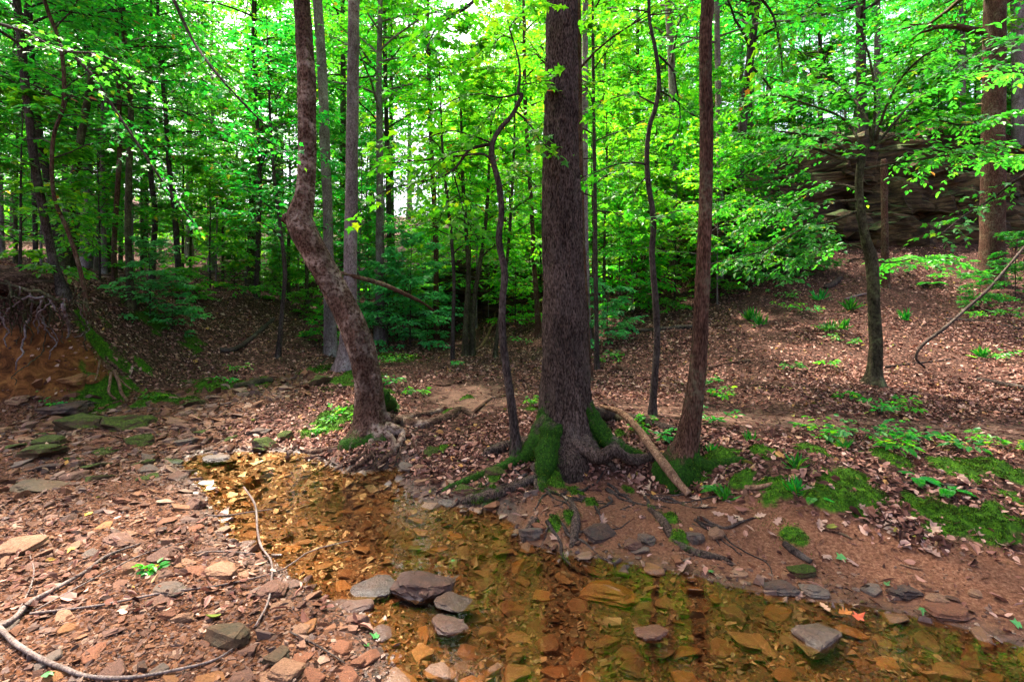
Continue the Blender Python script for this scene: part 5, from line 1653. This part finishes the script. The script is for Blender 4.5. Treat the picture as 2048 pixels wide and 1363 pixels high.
def scatter_hulls(bag, templ, x, y, z, s, rs, tiltamt=.2):
    k = rs.integers(0, len(templ), len(x))
    for t, (V, F) in enumerate(templ):
        m = np.where(k == t)[0]
        if not len(m): continue
        a = rs.uniform(0, 6.28, len(m))
        ca, sa = np.cos(a), np.sin(a)
        st = rs.uniform(.75, 1.3, (len(m), 3))
        P = V[None] * st[:, None, :] * s[m][:, None, None]
        tx, ty = rs.normal(0, tiltamt, len(m)), rs.normal(0, tiltamt, len(m))
        X = P[..., 0] * ca[:, None] - P[..., 1] * sa[:, None]
        Yv = P[..., 0] * sa[:, None] + P[..., 1] * ca[:, None]
        Z = P[..., 2] + X * tx[:, None] + Yv * ty[:, None]
        W = np.stack([X + x[m][:, None], Yv + y[m][:, None], Z + z[m][:, None]], -1)
        bag.add(W.reshape(-1, 3), (F[None] + (np.arange(len(m)) * len(V))[:, None, None]).reshape(-1, 3))


ri = np.array(order[225:])
scatter_hulls(bag, [HULL_LO[k] for k in range(9)], sx_[ri], sy_[ri], szz[ri] + ssz[ri] * .0, ssz[ri] * 1.1, rr)
tag(obj('small_stones', bag.mesh('small_stones', False), M['stone_stuff']), 'small brown and grey stones covering the gravel bank and the pool bed', 'stones', None, 'stuff')
# gravel
NP_ = 27000
x = rr.uniform(-4.6, 3.6, 200000)
y = 1.75 + 4.2 * rr.uniform(size=200000) ** 1.5
v = (np.abs(x) < y * 1.03)
x, y = x[v], y[v]
w = np.maximum(mask('gravel', x, y, .15), .42 * mask('sand', x, y, .2) * (n2(x, y, 2, 2, 4) > -.1))
m = rr.uniform(size=len(x)) < w
x, y = x[m][:NP_], y[m][:NP_]
s = .008 + .007 * rr.pareto(2.6, len(x))
s = np.minimum(s, .032)
bag = Bag()
scatter_hulls(bag, HULL_LO, x, y, height(x, y) + s * .1, s * 1.2, rr, .3)
tag(obj('gravel', bag.mesh('gravel', False), M['stone_stuff']), 'fine reddish gravel between the stones', 'gravel', None, 'stuff')

# ------------------------------------------------------------------ leaf litter
rl = np.random.default_rng(51)


def lay_leaves(x, y, size, shape, tilt, lift, rs):
    n = len(x)
    nn = tnormal(x, y) + rs.normal(0, tilt, (n, 3)) * A(1, 1, .2)
    a = rs.uniform(0, 6.28, n)
    al = np.stack([np.cos(a), np.sin(a), np.zeros(n)], 1)
    nn = norm(nn)
    al = norm(al - nn * (al * nn).sum(1, keepdims=True))
    pos = np.stack([x, y, height(x, y) + rs.uniform(.004, lift, n)], 1) - al * size[:, None] * .5
    return leaves(pos, al, nn, size, rs.uniform(.8, 1.3, n), shape, rs.uniform(-2.5, 4, n))


N = 330000
y = np.exp(rl.uniform(math.log(2.3), math.log(24), N))
x = rl.uniform(-1.08, 1.08, N) * y
g = mask('gravel', x, y, .2)
sa = mask('sand', x, y, .2)
cl = mask('clay', x, y, .3)
pa = mask('path', x, y, .5)
mo = moss_field(x, y)
sd = shore_dist(x, y)
w = 1.0 - .975 * g - .97 * sa - .85 * cl - .9 * pa - .75 * mo
w = np.clip(w, .006, 1) * (.22 + .78 * smooth(-.3, .3, n2(x, y, 1.1, 3, 33))) * (1 - .65 * smooth(4.3, 3.6, y) * (x > -.8))
w = np.where(sd < .03, 0, w)
m = rl.uniform(size=N) < w
x, y = x[m], y[m]
x, y = x[:145000], y[:145000]
s = np.clip(.033 * np.exp(rl.normal(0, .36, len(x))), .014, .085) * (1 + .04 * y)
nr = y < 5.5
bg = Bag()
bg.add(*lay_leaves(x[nr], y[nr], s[nr], 'ovate', .38, .03, rl))
bg.add(*lay_leaves(x[~nr], y[~nr], s[~nr], 'kite', .38, .03, rl))
# slivers of bark and twig among the leaves
ns = 4500
ys = np.exp(rl.uniform(math.log(2.4), math.log(9), ns))
xs = rl.uniform(-1.05, 1.05, ns) * ys
kp = (shore_dist(xs, ys) > .03) & (rl.uniform(size=ns) > .85 * np.maximum(mask('gravel', xs, ys, .2), mask('sand', xs, ys, .2)))
xs, ys = xs[kp], ys[kp]
a_ = rl.uniform(0, 6.28, len(xs))
al_ = np.stack([np.cos(a_), np.sin(a_), rl.normal(0, .1, len(xs))], 1)
V2, F2 = leaves(np.stack([xs, ys, height(xs, ys) + .006], 1), al_, tnormal(xs, ys) + rl.normal(0, .3, (len(xs), 3)), rl.uniform(.03, .10, len(xs)), rl.uniform(.08, .22, len(xs)))
bg.add(V2, F2)
tag(obj('leaf_litter', bg.mesh('leaf_litter', False), M['litter']), 'brown fallen leaves covering the slopes and banks', 'leaf litter', None, 'stuff')

# pale oak leaves that can be picked out on the sand and moss
OAKP = [(1705, 1125), (1410, 1015), (1440, 1030), (1465, 1045), (1480, 1040), (1640, 1055), (1820, 1090), (1850, 1095), (1865, 1110), (1545, 1070), (1300, 975), (1240, 985), (1285, 990), (1135, 1000), (1030, 975), (1180, 1010), (1390, 1000), (1600, 975),
        (1615, 985), (1670, 950), (1530, 990), (1760, 1000), (1970, 1005), (1990, 1020), (1865, 1065), (1950, 1070), (1725, 1020), (1460, 1000), (1575, 960), (1590, 1190), (1370, 1140), (1655, 1115), (1870, 1060), (1930, 1000), (1880, 990), (1780, 1060), (1690, 1045),
        (1345, 985), (1415, 965), (1520, 1035), (1555, 1045), (2000, 1090), (1975, 1085), (1090, 1020), (1055, 990), (1205, 1045), (1110, 1075)]
OAKP.sort()
for k, (a, b) in enumerate(OAKP):
    g = ground_px(a, b)
    V, F = lay_leaves(A(0.0) + g[0], A(0.0) + g[1], A(rl.uniform(.075, .12)), 'oak', .3, .012, rl)
    o = obj('fallen_leaf', mkmesh('fallen_leaf', V - g, F, None, False), M['pale_leaf'], None, g)
    wh = 'below the thick tree roots' if a < 1260 else 'near the end of the pale stick' if a < 1480 else 'on the moss edge' if b < 1040 and a < 1780 else 'on the bare sand' if a < 1800 and b >= 1040 else 'at the right end of the moss' if b < 1050 else 'on the sand at the far right'
    c_ = lab_seen.get(wh, 0)
    lab_seen[wh] = c_ + 1
    tag(o, 'pale dry lobed leaf %s, %s' % (wh, ['first', 'second', 'third', 'fourth', 'fifth', 'sixth', 'seventh', 'eighth', 'ninth', 'tenth', 'eleventh', 'twelfth'][min(c_, 11)] + ' from the left'), 'leaf', 'pale leaves on the right bank')
for a, b, s, lb, mt in [(1398, 993, .05, 'red fallen leaf beside the end of the pale stick', 'red'), (1140, 996, .09, 'orange-brown leaf below the thick tree', 'orange'), (1690, 1240, .09, 'orange leaf floating in the water by the broad grey rock', 'orange'), (1720, 1250, .08, 'orange-red leaf drifting right of the broad grey rock', 'red'),
                        (1650, 1225, .10, 'long tan leaf afloat above the broad grey rock', 'tan'), (1680, 1120, .07, 'green fallen leaf on the sand', 'green'), (1775, 1172, .05, 'dark green leaf on wet sand', 'green'), (1845, 1231, .06, 'pale green leaf at the lower right waterline', 'green'), (2030, 1252, .06, 'green leaf at the right edge of the wet sand', 'green'),
                        (748, 1275, .06, 'green leaf floating near the bottom of the pool', 'green'), (735, 1292, .04, 'small green leaf below the floating green one', 'green'), (905, 1158, .035, 'small green leaf on the tip of the large angular rock', 'green'), (140, 1105, .06, 'yellow leaf on the gravel', 'yellow'), (175, 1030, .08, 'long yellow leaf on the gravel bank', 'yellow'),
                        (420, 1272, .08, 'tan leaf lying on the greenish-grey rock', 'tan'), (290, 1152, .05, 'green leaf on the gravel under the twig', 'green'), (100, 1355, .06, 'green leaf under the grey branch at the bottom', 'green'), (1420, 1145, .05, 'small green leaf at the waterline under the sand', 'green')]:
    g = ground_px(a, b)
    g[2] = max(g[2], 0.004) if 'rock' not in lb or 'beside' in lb else max(g[2], .004) + (.02 if 'on the' in lb or 'tip' in lb else 0)
    cc = dict(red=(.38, .05, .02), orange=(.42, .15, .02), tan=(.42, .24, .15), green=(.04, .15, .03), yellow=(.5, .33, .03))[mt]
    if 'fl_' + mt not in M:
        M['fl_' + mt] = leaf_material('fallen_' + mt, [(0, cc), (1, tuple(q * 1.2 for q in cc))], [(0, cc), (1, cc)], .15)
    V, F = lay_leaves(A(0.0) + g[0], A(0.0) + g[1], A(s * .75), 'oak' if mt in ('tan', 'orange') else 'star', .12, .006, rl)
    V[:, 2] += g[2] + .006 - V[:, 2].min()
    o = obj('fallen_leaf', mkmesh('fallen_leaf', V - g, F, None, False), M['fl_' + mt], None, g)
    tag(o, lb, 'leaf')

# ------------------------------------------------------------------ moss cushions and fuzz
rm = np.random.default_rng(61)
pos, nr, sz = [], [], []
for mx, my, r in MOSS_W:
    n = int(min(16000, 160000 * r * r / max(1, (my / 3.3) ** 1.6)) + 300)
    a = rm.uniform(0, 6.28, n)
    q = np.sqrt(rm.uniform(size=n)) * r * 1.4
    x, y = mx + q * np.cos(a), my + q * np.sin(a) * 1.1
    k = rm.uniform(size=n) < (moss_field(x, y) + n2(x, y, 5, 2, 71) * 1.0 + n2(x, y, 17, 2, 72) * .7)
    x, y = x[k], y[k]
    z = height(x, y) + moss_field(x, y) * .045 * (0.65 + n2(x, y, 9, 2, 55)) - .004
    pos.append(np.stack([x, y, z], 1))
    sz.append(rm.uniform(.007, .016, len(x)) * (.55 + .13 * my))
pos, sz = np.vstack(pos), np.concatenate(sz)
n = len(pos)
al = norm(rm.normal(0, .55, (n, 3)) + A(0, 0, .8))
V, F = leaves(pos, al, rand_dir(rm, n), sz, 2.2, 'blade')
tag(obj('ground_moss', mkmesh('ground_moss', V, F, None, False), M['moss']), 'bright green moss cushions on the banks and roots', 'moss', None, 'stuff')


# moss fuzz on the mossy roots and foot of the big tree (a part of that tree)
def fuzz(root, base, name, n, seed, thr=.62, size=(.004, .009)):
    rs = np.random.default_rng(seed)
    pts, nrms = [], []
    for ch in list(root.children):
        me = ch.data
        if me is None or 'moss' not in me.attributes: continue
        k = len(me.vertices)
        co = np.empty(k * 3, np.float32)
        me.vertices.foreach_get('co', co)
        no = np.empty(k * 3, np.float32)
        me.vertices.foreach_get('normal', no)
        ms = np.empty(k, np.float32)
        me.attributes['moss'].data.foreach_get('value', ms)
        co, no = co.reshape(-1, 3), no.reshape(-1, 3)
        w = (ms + fbm(co * 7, 3, 5) * .8 + fbm(co * 30, 2, 6) * .3 > thr) & (co[:, 2] > -.35)
        pts.append(co[w])
        nrms.append(no[w])
    pts, nrms = np.vstack(pts), np.vstack(nrms)
    i = rs.integers(0, len(pts), n)
    p = pts[i] + rs.normal(0, .008, (n, 3))
    al = norm(nrms[i] + rs.normal(0, .6, (n, 3)))
    V, F = leaves(p - al * .003, al, rand_dir(rs, n), rs.uniform(*size, n), 2.2, 'blade')
    tag(obj('moss', mkmesh('moss', V, F, None, False), M['moss'], root), 'green moss on the foot of the trunk', None, None, 'stuff')


fuzz(t_big, bbase, 'moss', 34000, 3)
fuzz(t_r, b3, 'moss', 10000, 4)
fuzz(t_bent, base2, 'moss', 5000, 5)


# ------------------------------------------------------------------ sticks, logs, twigs
def stick(name, label, cat, pts, bark, lift=.5, group=None, seed=0, sides=10, Ys=None, side_twigs=None):
    P = []
    for k, (a, b, w) in enumerate(pts):
        if Ys is not None and Ys[k] is not None:
            P.append([*px3(a, b, Ys[k]), w / 2 / FPX * Ys[k]])
        else:
            g = ground_px(a, b)
            r = w / 2 / FPX * g[1]
            z = max(g[2], 0) if g[1] < 5.2 else g[2]
            P.append([g[0], g[1], z + r * lift + .004, r])
    Q = catmull(np.array(P), max(20, len(P) * 8))
    base = Q[len(Q) // 2, :3].copy()
    base[2] = hgt(base[0], base[1])
    cyl = np.repeat(Q[:, :3], sides, 0) + rng.normal(0, .004, (len(Q) * sides, 3))
    rad = np.repeat(Q[:, 3:4], sides, 1) * (1 + .28 * fbm(cyl * 11, 3, seed).reshape(len(Q), sides))
    V, F = tube(Q[:, :3], rad, sides)
    if side_twigs:
        root = empty(name, base)
        obj('stem', mkmesh('stem', V - base, F), M[bark], root)
        for tw in side_twigs:
            T_ = []
            for a, b, w in tw:
                g = ground_px(a, b)
                T_.append([g[0], g[1], max(g[2], 0) + w / FPX * g[1] * .4 + .008, w / 2 / FPX * g[1]])
            q = catmull(np.array(T_), 18)
            V, F = tube(q[:, :3], q[:, 3], 6)
            obj('twig', mkmesh('twig', V - base, F), M[bark], root)
        o = root
    else:
        o = obj(name, mkmesh(name, V - base, F), M[bark], None, base)
    tag(o, label, cat, group)
    return o


stick('fallen_branch', 'pale barkless stick leaning from behind the thick tree down to the bank edge', 'branch', [(1203, 812, 8), (1238, 823, 12), (1268, 848, 14), (1300, 890, 16), (1330, 930, 17), (1356, 964, 16), (1378, 988, 15)], 'stick', sides=16,
      Ys=[4.95, 4.7, 4.45, 4.12, 3.9, 3.76, 3.68], seed=1)
stick('fallen_branch', 'forked grey branch lying on the gravel at the left, upper arm', 'branch', [(280, 1090, 3), (215, 1116, 6), (170, 1150, 7), (110, 1184, 7.5), (60, 1213, 9), (30, 1244, 10), (0, 1262, 10), (-60, 1290, 10)], 'twig', 1.4, seed=2,
      side_twigs=[[(60, 1232, 5), (200, 1215, 4.5), (330, 1190, 4), (440, 1175, 3.5), (560, 1145, 3), (620, 1118, 2.5), (700, 1105, 2)], [(70, 1225, 3), (180, 1165, 3), (290, 1110, 2.5), (380, 1085, 2)], [(30, 1240, 3), (60, 1180, 3), (68, 1145, 2.5), (60, 1115, 2)]])
stick('fallen_branch', 'long curved grey branch sweeping along the lower left corner', 'branch', [(-40, 1240, 11), (0, 1268, 10), (30, 1295, 9.5), (80, 1325, 8.5), (130, 1346, 8), (180, 1360, 7), (260, 1361, 6.5), (350, 1346, 5.5), (430, 1325, 4.5), (480, 1290, 2)], 'twig', 1.6, seed=3)
stick('twig', 'bare pale twig standing out of the pool edge gravel', 'twig', [(488, 992, 3), (510, 1030, 4), (515, 1080, 4.5), (523, 1105, 4.5), (542, 1130, 4.5), (543, 1170, 4.5), (535, 1215, 4.5), (510, 1260, 4)], 'twig', 3, seed=4, sides=6)
stick('twig', 'thin twig lying across the far side of the pool', 'twig', [(415, 1035, 2.5), (450, 1040, 3), (490, 1042, 3), (545, 1038, 2)], 'twig', 3, seed=5, sides=6)
stick('twig', 'short twig in the water at the left bank', 'twig', [(385, 1110, 2), (440, 1108, 3), (500, 1112, 3), (545, 1120, 2)], 'twig', 3, seed=6, sides=6)
stick('twig', 'brown twig at the bottom below the pool corner', 'twig', [(580, 1268, 3), (610, 1285, 4), (640, 1300, 4), (690, 1330, 3)], 'bark_dark', 2, seed=7, sides=6)
stick('fallen_branch', 'black thin branch arching across the right slope', 'branch', [(1850, 735, 4), (1832, 715, 5), (1845, 690, 6), (1890, 655, 6), (1935, 615, 6), (1975, 580, 5.5), (2010, 540, 5), (2060, 480, 4.5)], 'bark_dark', seed=8, Ys=[7.3, 7.3, 7.3, 7.3, 7.4, 7.5, 7.6, 7.7])
SK = [('dark log lying on the slope left of the slender tree', [(1240, 662, 8), (1300, 664, 10), (1360, 658, 10), (1400, 655, 8)], 'bark_dark'), ('brown stick behind the slender tree on the path rim', [(1418, 738, 6), (1450, 730, 6), (1500, 722, 5)], 'bark_red'),
      ('dark log at the right edge above the path', [(1955, 762, 9), (2000, 770, 10), (2060, 782, 11)], 'bark_dark'), ('dark log on the right slope under the thin black branch', [(1890, 640, 6), (1960, 645, 6), (2040, 660, 6)], 'bark_dark'), ('thin stick on the slope right of the olive tree', [(1770, 735, 4), (1830, 728, 4), (1900, 720, 3)], 'bark_dark'),
      ('black rotten log chunk high on the right slope', [(1650, 578, 9), (1668, 570, 12), (1682, 558, 8)], 'bark_dark'), ('long dark log below the rock ledges', [(1490, 552, 9), (1530, 545, 12), (1565, 538, 10)], 'bark_dark'), ('stick beside the foot of the wavy thin tree', [(1255, 770, 4), (1275, 785, 5), (1292, 800, 5)], 'bark_red'),
      ('mossy log behind the big tree roots', [(1200, 838, 16), (1240, 842, 18), (1275, 846, 14)], 'bark_mossy'), ('thin root-like stick crossing the path', [(942, 832, 7), (965, 812, 7), (985, 798, 6), (1015, 792, 4)], 'bark_red'), ('short stick on the trodden path', [(860, 768, 4), (885, 772, 4), (905, 770, 3)], 'bark_red'),
      ('dark curved log in the leafy hollow left of the creek', [(440, 702, 10), (465, 703, 11), (490, 690, 10), (520, 665, 9), (548, 640, 7)], 'bark_dark'), ('thin branch lying near the creek bend', [(632, 735, 3), (650, 722, 4), (668, 708, 3)], 'bark_dark'), ('mossy log along the far side of the creek bed', [(470, 778, 14), (510, 770, 16), (545, 765, 13)], 'bark_mossy'),
      ('curved bare root on the moss of the right bank', [(1470, 968, 9), (1490, 978, 11), (1515, 980, 11), (1540, 973, 10), (1552, 968, 7)], 'stick'), ('dark driftwood chunk on the sandy bank', [(1568, 1092, 12), (1590, 1108, 14), (1622, 1128, 10)], 'bark_dark'), ('brown stick lying on the sand', [(1640, 1058, 4), (1680, 1070, 5), (1705, 1080, 3)], 'bark_red'),
      ('thin stick on the right end of the moss bank', [(1780, 1050, 4), (1830, 1060, 4), (1870, 1070, 3)], 'bark_dark'), ('tan short stick on the sand', [(1800, 1130, 3), (1825, 1138, 4), (1845, 1142, 3)], 'stick'), ('dark root-like stick right of the fern', [(1795, 970, 6), (1850, 968, 7), (1910, 975, 7), (1980, 985, 5)], 'bark_dark'),
      ('leaning bare pole before the tan twin stems', [(940, 705, 5), (965, 690, 5), (985, 650, 4), (992, 620, 3)], 'stick'), ('wet black stick at the waterline of the sand', [(1370, 1100, 8), (1410, 1108, 9), (1450, 1122, 7)], 'bark_dark'), ('brown stick on the slope above the path', [(1560, 770, 3), (1620, 766, 3), (1670, 772, 3)], 'bark_red'),
      ('grey stick far up the slope', [(1690, 600, 4), (1730, 590, 4), (1760, 592, 3)], 'bark_pale')]
for k, (lb, pts, bk) in enumerate(SK):
    stick('fallen_log' if ' log' in lb else 'fallen_branch', lb, 'log' if ' log' in lb else 'branch', pts, bk, .5, seed=20 + k, sides=8)
stick('fallen_branch', 'dead bough arching down from the kinked trunk towards the hollow', 'branch', [(680, 545, 8), (730, 558, 9), (770, 570, 9), (810, 588, 8), (845, 605, 6), (868, 622, 4)], 'bark_red', Ys=[8.2, 8.25, 8.3, 8.4, 8.6, 8.8], seed=55)

# ------------------------------------------------------------------ small plants
def seedling(px, py, h, n, label, leafm='leaf_cool', seed=0, Lf=.07, group=None):
    rs = np.random.default_rng(seed)
    g = ground_px(px, py)
    root = empty('seedling', g)
    tag(root, label, 'plant', group)
    bl, bb = Bag(), Bag()
    for k in range(n):
        a = rs.uniform(0, 6.28)
        L = h * rs.uniform(.6, 1.2)
        u = np.linspace(0, 1, 6)[:, None]
        d = A(math.cos(a) * .7, math.sin(a) * .7, .8)
        q = d * L * u + A(0, 0, -1) * .35 * L * u ** 2 + rs.normal(0, .01, (6, 3)) * u
        q[0] = (0, 0, -.01)
        V, F = tube(q, np.linspace(.0035, .0015, 6), 4)
        bb.add(V, F)
        lateral_set(rs, q, 4, L * .4, 4, Lf, bl, bb, .35, 'ovate', trad=.0015, flat=.3)
    obj('stem', bb.mesh('stem'), M['bark_dark'], root)
    obj('foliage', bl.mesh('foliage', False), M[leafm], root)


SD = [(1715, 890, .34, 5, 'leafy seedling above the moss bank'), (1790, 905, .32, 5, 'bright leafy seedling right of the path seedling'), (1850, 895, .34, 5, 'spreading seedling between moss bank and path'), (1640, 880, .28, 4, 'small seedling behind the moss ridge'), (1930, 905, .32, 5, 'low seedling at the right of the path'),
      (2010, 905, .3, 5, 'seedling at the right edge of the path'), (1760, 830, .36, 5, 'upright seedling on the far side of the path'), (1820, 825, .3, 4, 'small seedling on the far side of the path'), (1340, 880, .2, 4, 'tiny plant between the wavy and the slender tree'), (1290, 865, .22, 4, 'tiny leafy plant beside the fallen stick'), (1430, 850, .22, 4, 'small plant right of the slender tree'),
      (1440, 800, .25, 4, 'low plant on the path rim right of the slender tree'), (1420, 770, .2, 3, 'tiny plant beside the slender trunk'), (1690, 800, .2, 3, 'small green tuft-like plant left of the olive tree foot'), (1620, 630, .4, 4, 'green plant half way up the right slope'), (1580, 625, .4, 4, 'yellow-green plant on the upper right slope'), (1570, 600, .5, 5, 'plant near the top of the right slope'),
      (1660, 665, .3, 4, 'fern-like plant left of the olive tree'), (1690, 690, .3, 4, 'plant left of the olive trunk'), (1650, 735, .25, 3, 'low green plant on the lower slope'), (1585, 740, .22, 3, 'upright green sprout on the lower slope'), (1980, 610, .5, 5, 'wide green plant at the right under the ledges'), (2020, 640, .4, 5, 'wide low plant at the right edge of the slope'),
      (1960, 640, .35, 4, 'low plant beside the thin black branch'), (1990, 720, .3, 4, 'yellow-green plant on the right slope'), (1880, 560, .4, 5, 'fern clump at the foot of the tall brown tree'), (1800, 550, .45, 5, 'plant below the rock ledges'), (835, 790, .2, 4, 'small plant right of the kinked tree'), (780, 770, .25, 4, 'leafy plant behind the foot of the kinked tree'),
      (770, 735, .4, 4, 'light green plant by the path behind the kinked tree'), (915, 735, .3, 3, 'single broad-leaved sprout at the foot of the thin saplings'), (800, 730, .4, 5, 'grassy plant at the creek bend'), (1070, 810, .16, 4, 'small bright plant left of the thick trunk'), (1215, 730, .3, 4, 'small plant beside the thin dark pole'), (1235, 720, .3, 4, 'green plant right of the thin dark pole'),
      (1150, 665, .4, 4, 'plant at the far end behind the thick trunk'), (1045, 690, .4, 4, 'plant on the slope behind the crooked sapling'), (700, 850, .14, 6, 'leafy clover-like patch beside the kinked tree'), (660, 845, .14, 6, 'clover-like patch at the front of the mossy mound'), (640, 865, .12, 5, 'low leafy patch at the pool side of the mound'), (680, 825, .14, 6, 'leafy patch at the top of the mossy mound'),
      (480, 745, .3, 4, 'dark green plant on the creek rim'), (450, 770, .25, 4, 'small plant on the creek bank'), (310, 800, .2, 4, 'green plant in the mossy creek margin'), (110, 810, .15, 3, 'tiny green plant in the stony bed'), (290, 1145, .05, 2, 'tiny green sprout on the gravel')]
for k, (a, b, h, n, lb) in enumerate(SD):
    lf = ['leaf_cool', 'leaf', 'leaf_cool', 'leaf_bright'][k % 4]
    seedling(a, b, h, n, lb, 'leaf_bright' if ('mound' in lb or 'clover' in lb or 'bright' in lb) else lf, 400 + k, .05 if h < .2 else .065)


def fern(px, py, L, n, label, seed):
    rs = np.random.default_rng(seed)
    g = ground_px(px, py)
    root = empty('fern', g)
    tag(root, label, 'fern')
    for k in range(n):
        a = rs.uniform(0, 6.28)
        u = np.linspace(0, 1, 14)
        q = np.stack([np.cos(a) * u * L * .9, np.sin(a) * u * L * .9, L * (.55 * u - .6 * u ** 2) + .01], 1)
        bg = Bag()
        V, F = tube(q, np.linspace(.002, .0008, 14), 3)
        bg.add(V, F)
        T_ = norm(np.gradient(q, axis=0))
        sd_ = norm(np.cross(T_, A(0, 0, 1)))
        m = 26
        w = np.linspace(.1, .98, m)
        ps = np.stack([np.interp(w, u, q[:, c]) for c in range(3)], 1)
        for sg in (-1, 1):
            sv = np.stack([np.interp(w, u, sd_[:, c]) for c in range(3)], 1) * sg
            tv = np.stack([np.interp(w, u, T_[:, c]) for c in range(3)], 1)
            V, F = leaves(ps, sv + tv * .35, np.tile(A(0, 0, 1), (m, 1)) + rs.normal(0, .1, (m, 3)), L * .24 * np.sin(np.pi * (w * .8 + .15)), .5)
            bg.add(V, F)
        obj('frond', bg.mesh('frond', False), M['leaf_cool'], root)


fern(1440, 985, .16, 6, 'small fern on the moss below the slender tree', 1)
fern(1830, 960, .17, 5, 'fern with an upright frond on the right moss bank', 2)
fern(1900, 985, .15, 5, 'dark fern on the right moss bank', 3)
fern(1630, 1000, .14, 5, 'fern on the moss beside the curved bare root', 4)
fern(1860, 570, .4, 7, 'fern beneath the rock ledges', 5)


def tuft(px, py, h, n, label, seed):
    rs = np.random.default_rng(seed)
    g = ground_px(px, py)
    p = rs.normal(0, h * .12, (n, 3)) * A(1, 1, 0)
    al = norm(rs.normal(0, .55, (n, 3)) + A(0, 0, 1))
    V, F = leaves(p - A(0, 0, .005), al, rand_dir(rs, n), rs.uniform(.5, 1.1, n) * h, .1)
    tag(obj('grass_tuft', mkmesh('grass_tuft', V, F, None, False), M['leaf_cool'], None, g), label, 'grass tuft')


for k, (a, b, h, lb) in enumerate([(1450, 1000, .12, 'grass tuft under the small fern'), (1590, 985, .12, 'grass tuft on the moss by the curved root'), (1590, 935, .12, 'grass tuft on the moss ridge'), (1660, 660, .22, 'grass tuft left of the olive tree'), (1685, 660, .25, 'bluish grass tuft close to the olive tree'), (1500, 640, .3, 'grass tuft at the top of the right slope'),
                                  (1700, 620, .3, 'grass tuft high on the slope beside the olive trunk'), (1520, 650, .25, 'grass tuft on the middle slope'), (1810, 640, .25, 'grass tuft right of the olive trunk'), (1960, 715, .2, 'pale grass tuft on the right slope'), (1500, 885, .12, 'grass tuft on the path edge'), (1420, 905, .1, 'grass tuft at the foot of the slender tree'),
                                  (1690, 900, .12, 'grass tuft among the path seedlings'), (1640, 600, .3, 'grass tuft near the rotten log chunk')]):
    tuft(a, b, h, 40, lb, 70 + k)

# leafy boughs reaching in from trees out of the frame at the top
rs = np.random.default_rng(91)


def bough(label, pts, Y, leafm, nlat, leaf_s, llen=.4, spreadY=.6):
    b0 = px3(pts[0][0], pts[0][1], Y)
    root = empty('leafy_bough', b0)
    tag(root, label, 'branch')
    bl, bb = Bag(), Bag()
    custom_branch(pts, Y, b0, bl, bb, rs, nlat * 2, llen * 1.5, 9, leaf_s, 'star', spreadY=spreadY * 2, flat=.5)
    obj('stem', bb.mesh('stem'), M['bark_dark'], root)
    obj('foliage', bl.mesh('foliage', False), M[leafm], root)


bough('leafy bough sloping across the upper left', [(330, -40, 8), (380, 70, 6), (420, 130, 5), (480, 200, 4), (540, 260, 2)], 3.6, 'leaf_cool', 8, .042)
bough('long bare-stemmed bough slanting down through the left leaves', [(120, 90, 7), (180, 145, 6), (230, 220, 6), (270, 280, 5), (330, 370, 4), (390, 450, 3)], 5.2, 'leaf_cool', 10, .058)
bough('bough with yellow-green leaves hanging in at the top of the picture', [(985, -40, 6), (940, 10, 5), (900, 35, 4), (870, 60, 3), (850, 110, 2)], 3.4, 'leaf_bright', 8, .055, .3)
bough('hanging bough at the top right beside the slender tree', [(1480, -40, 6), (1540, 20, 5), (1560, 90, 4), (1565, 150, 2)], 4.6, 'leaf', 12, .08)
bough('bough with large leaves at the right edge above the ledges', [(2120, 60, 8), (2060, 70, 6), (2000, 90, 5), (1950, 110, 3), (1910, 140, 2)], 4.2, 'leaf_cool', 10, .062)
bough('drooping bough over the top left corner', [(-40, 40, 8), (40, 60, 6), (120, 100, 5), (200, 110, 4), (280, 150, 2)], 4.4, 'leaf_cool', 12, .05, .5)
bough('grey-twigged bough low at the right edge', [(2120, 330, 8), (2050, 350, 6), (1980, 400, 4), (1930, 430, 3), (1880, 470, 2)], 5.0, 'leaf_cool', 7, .065, .3)
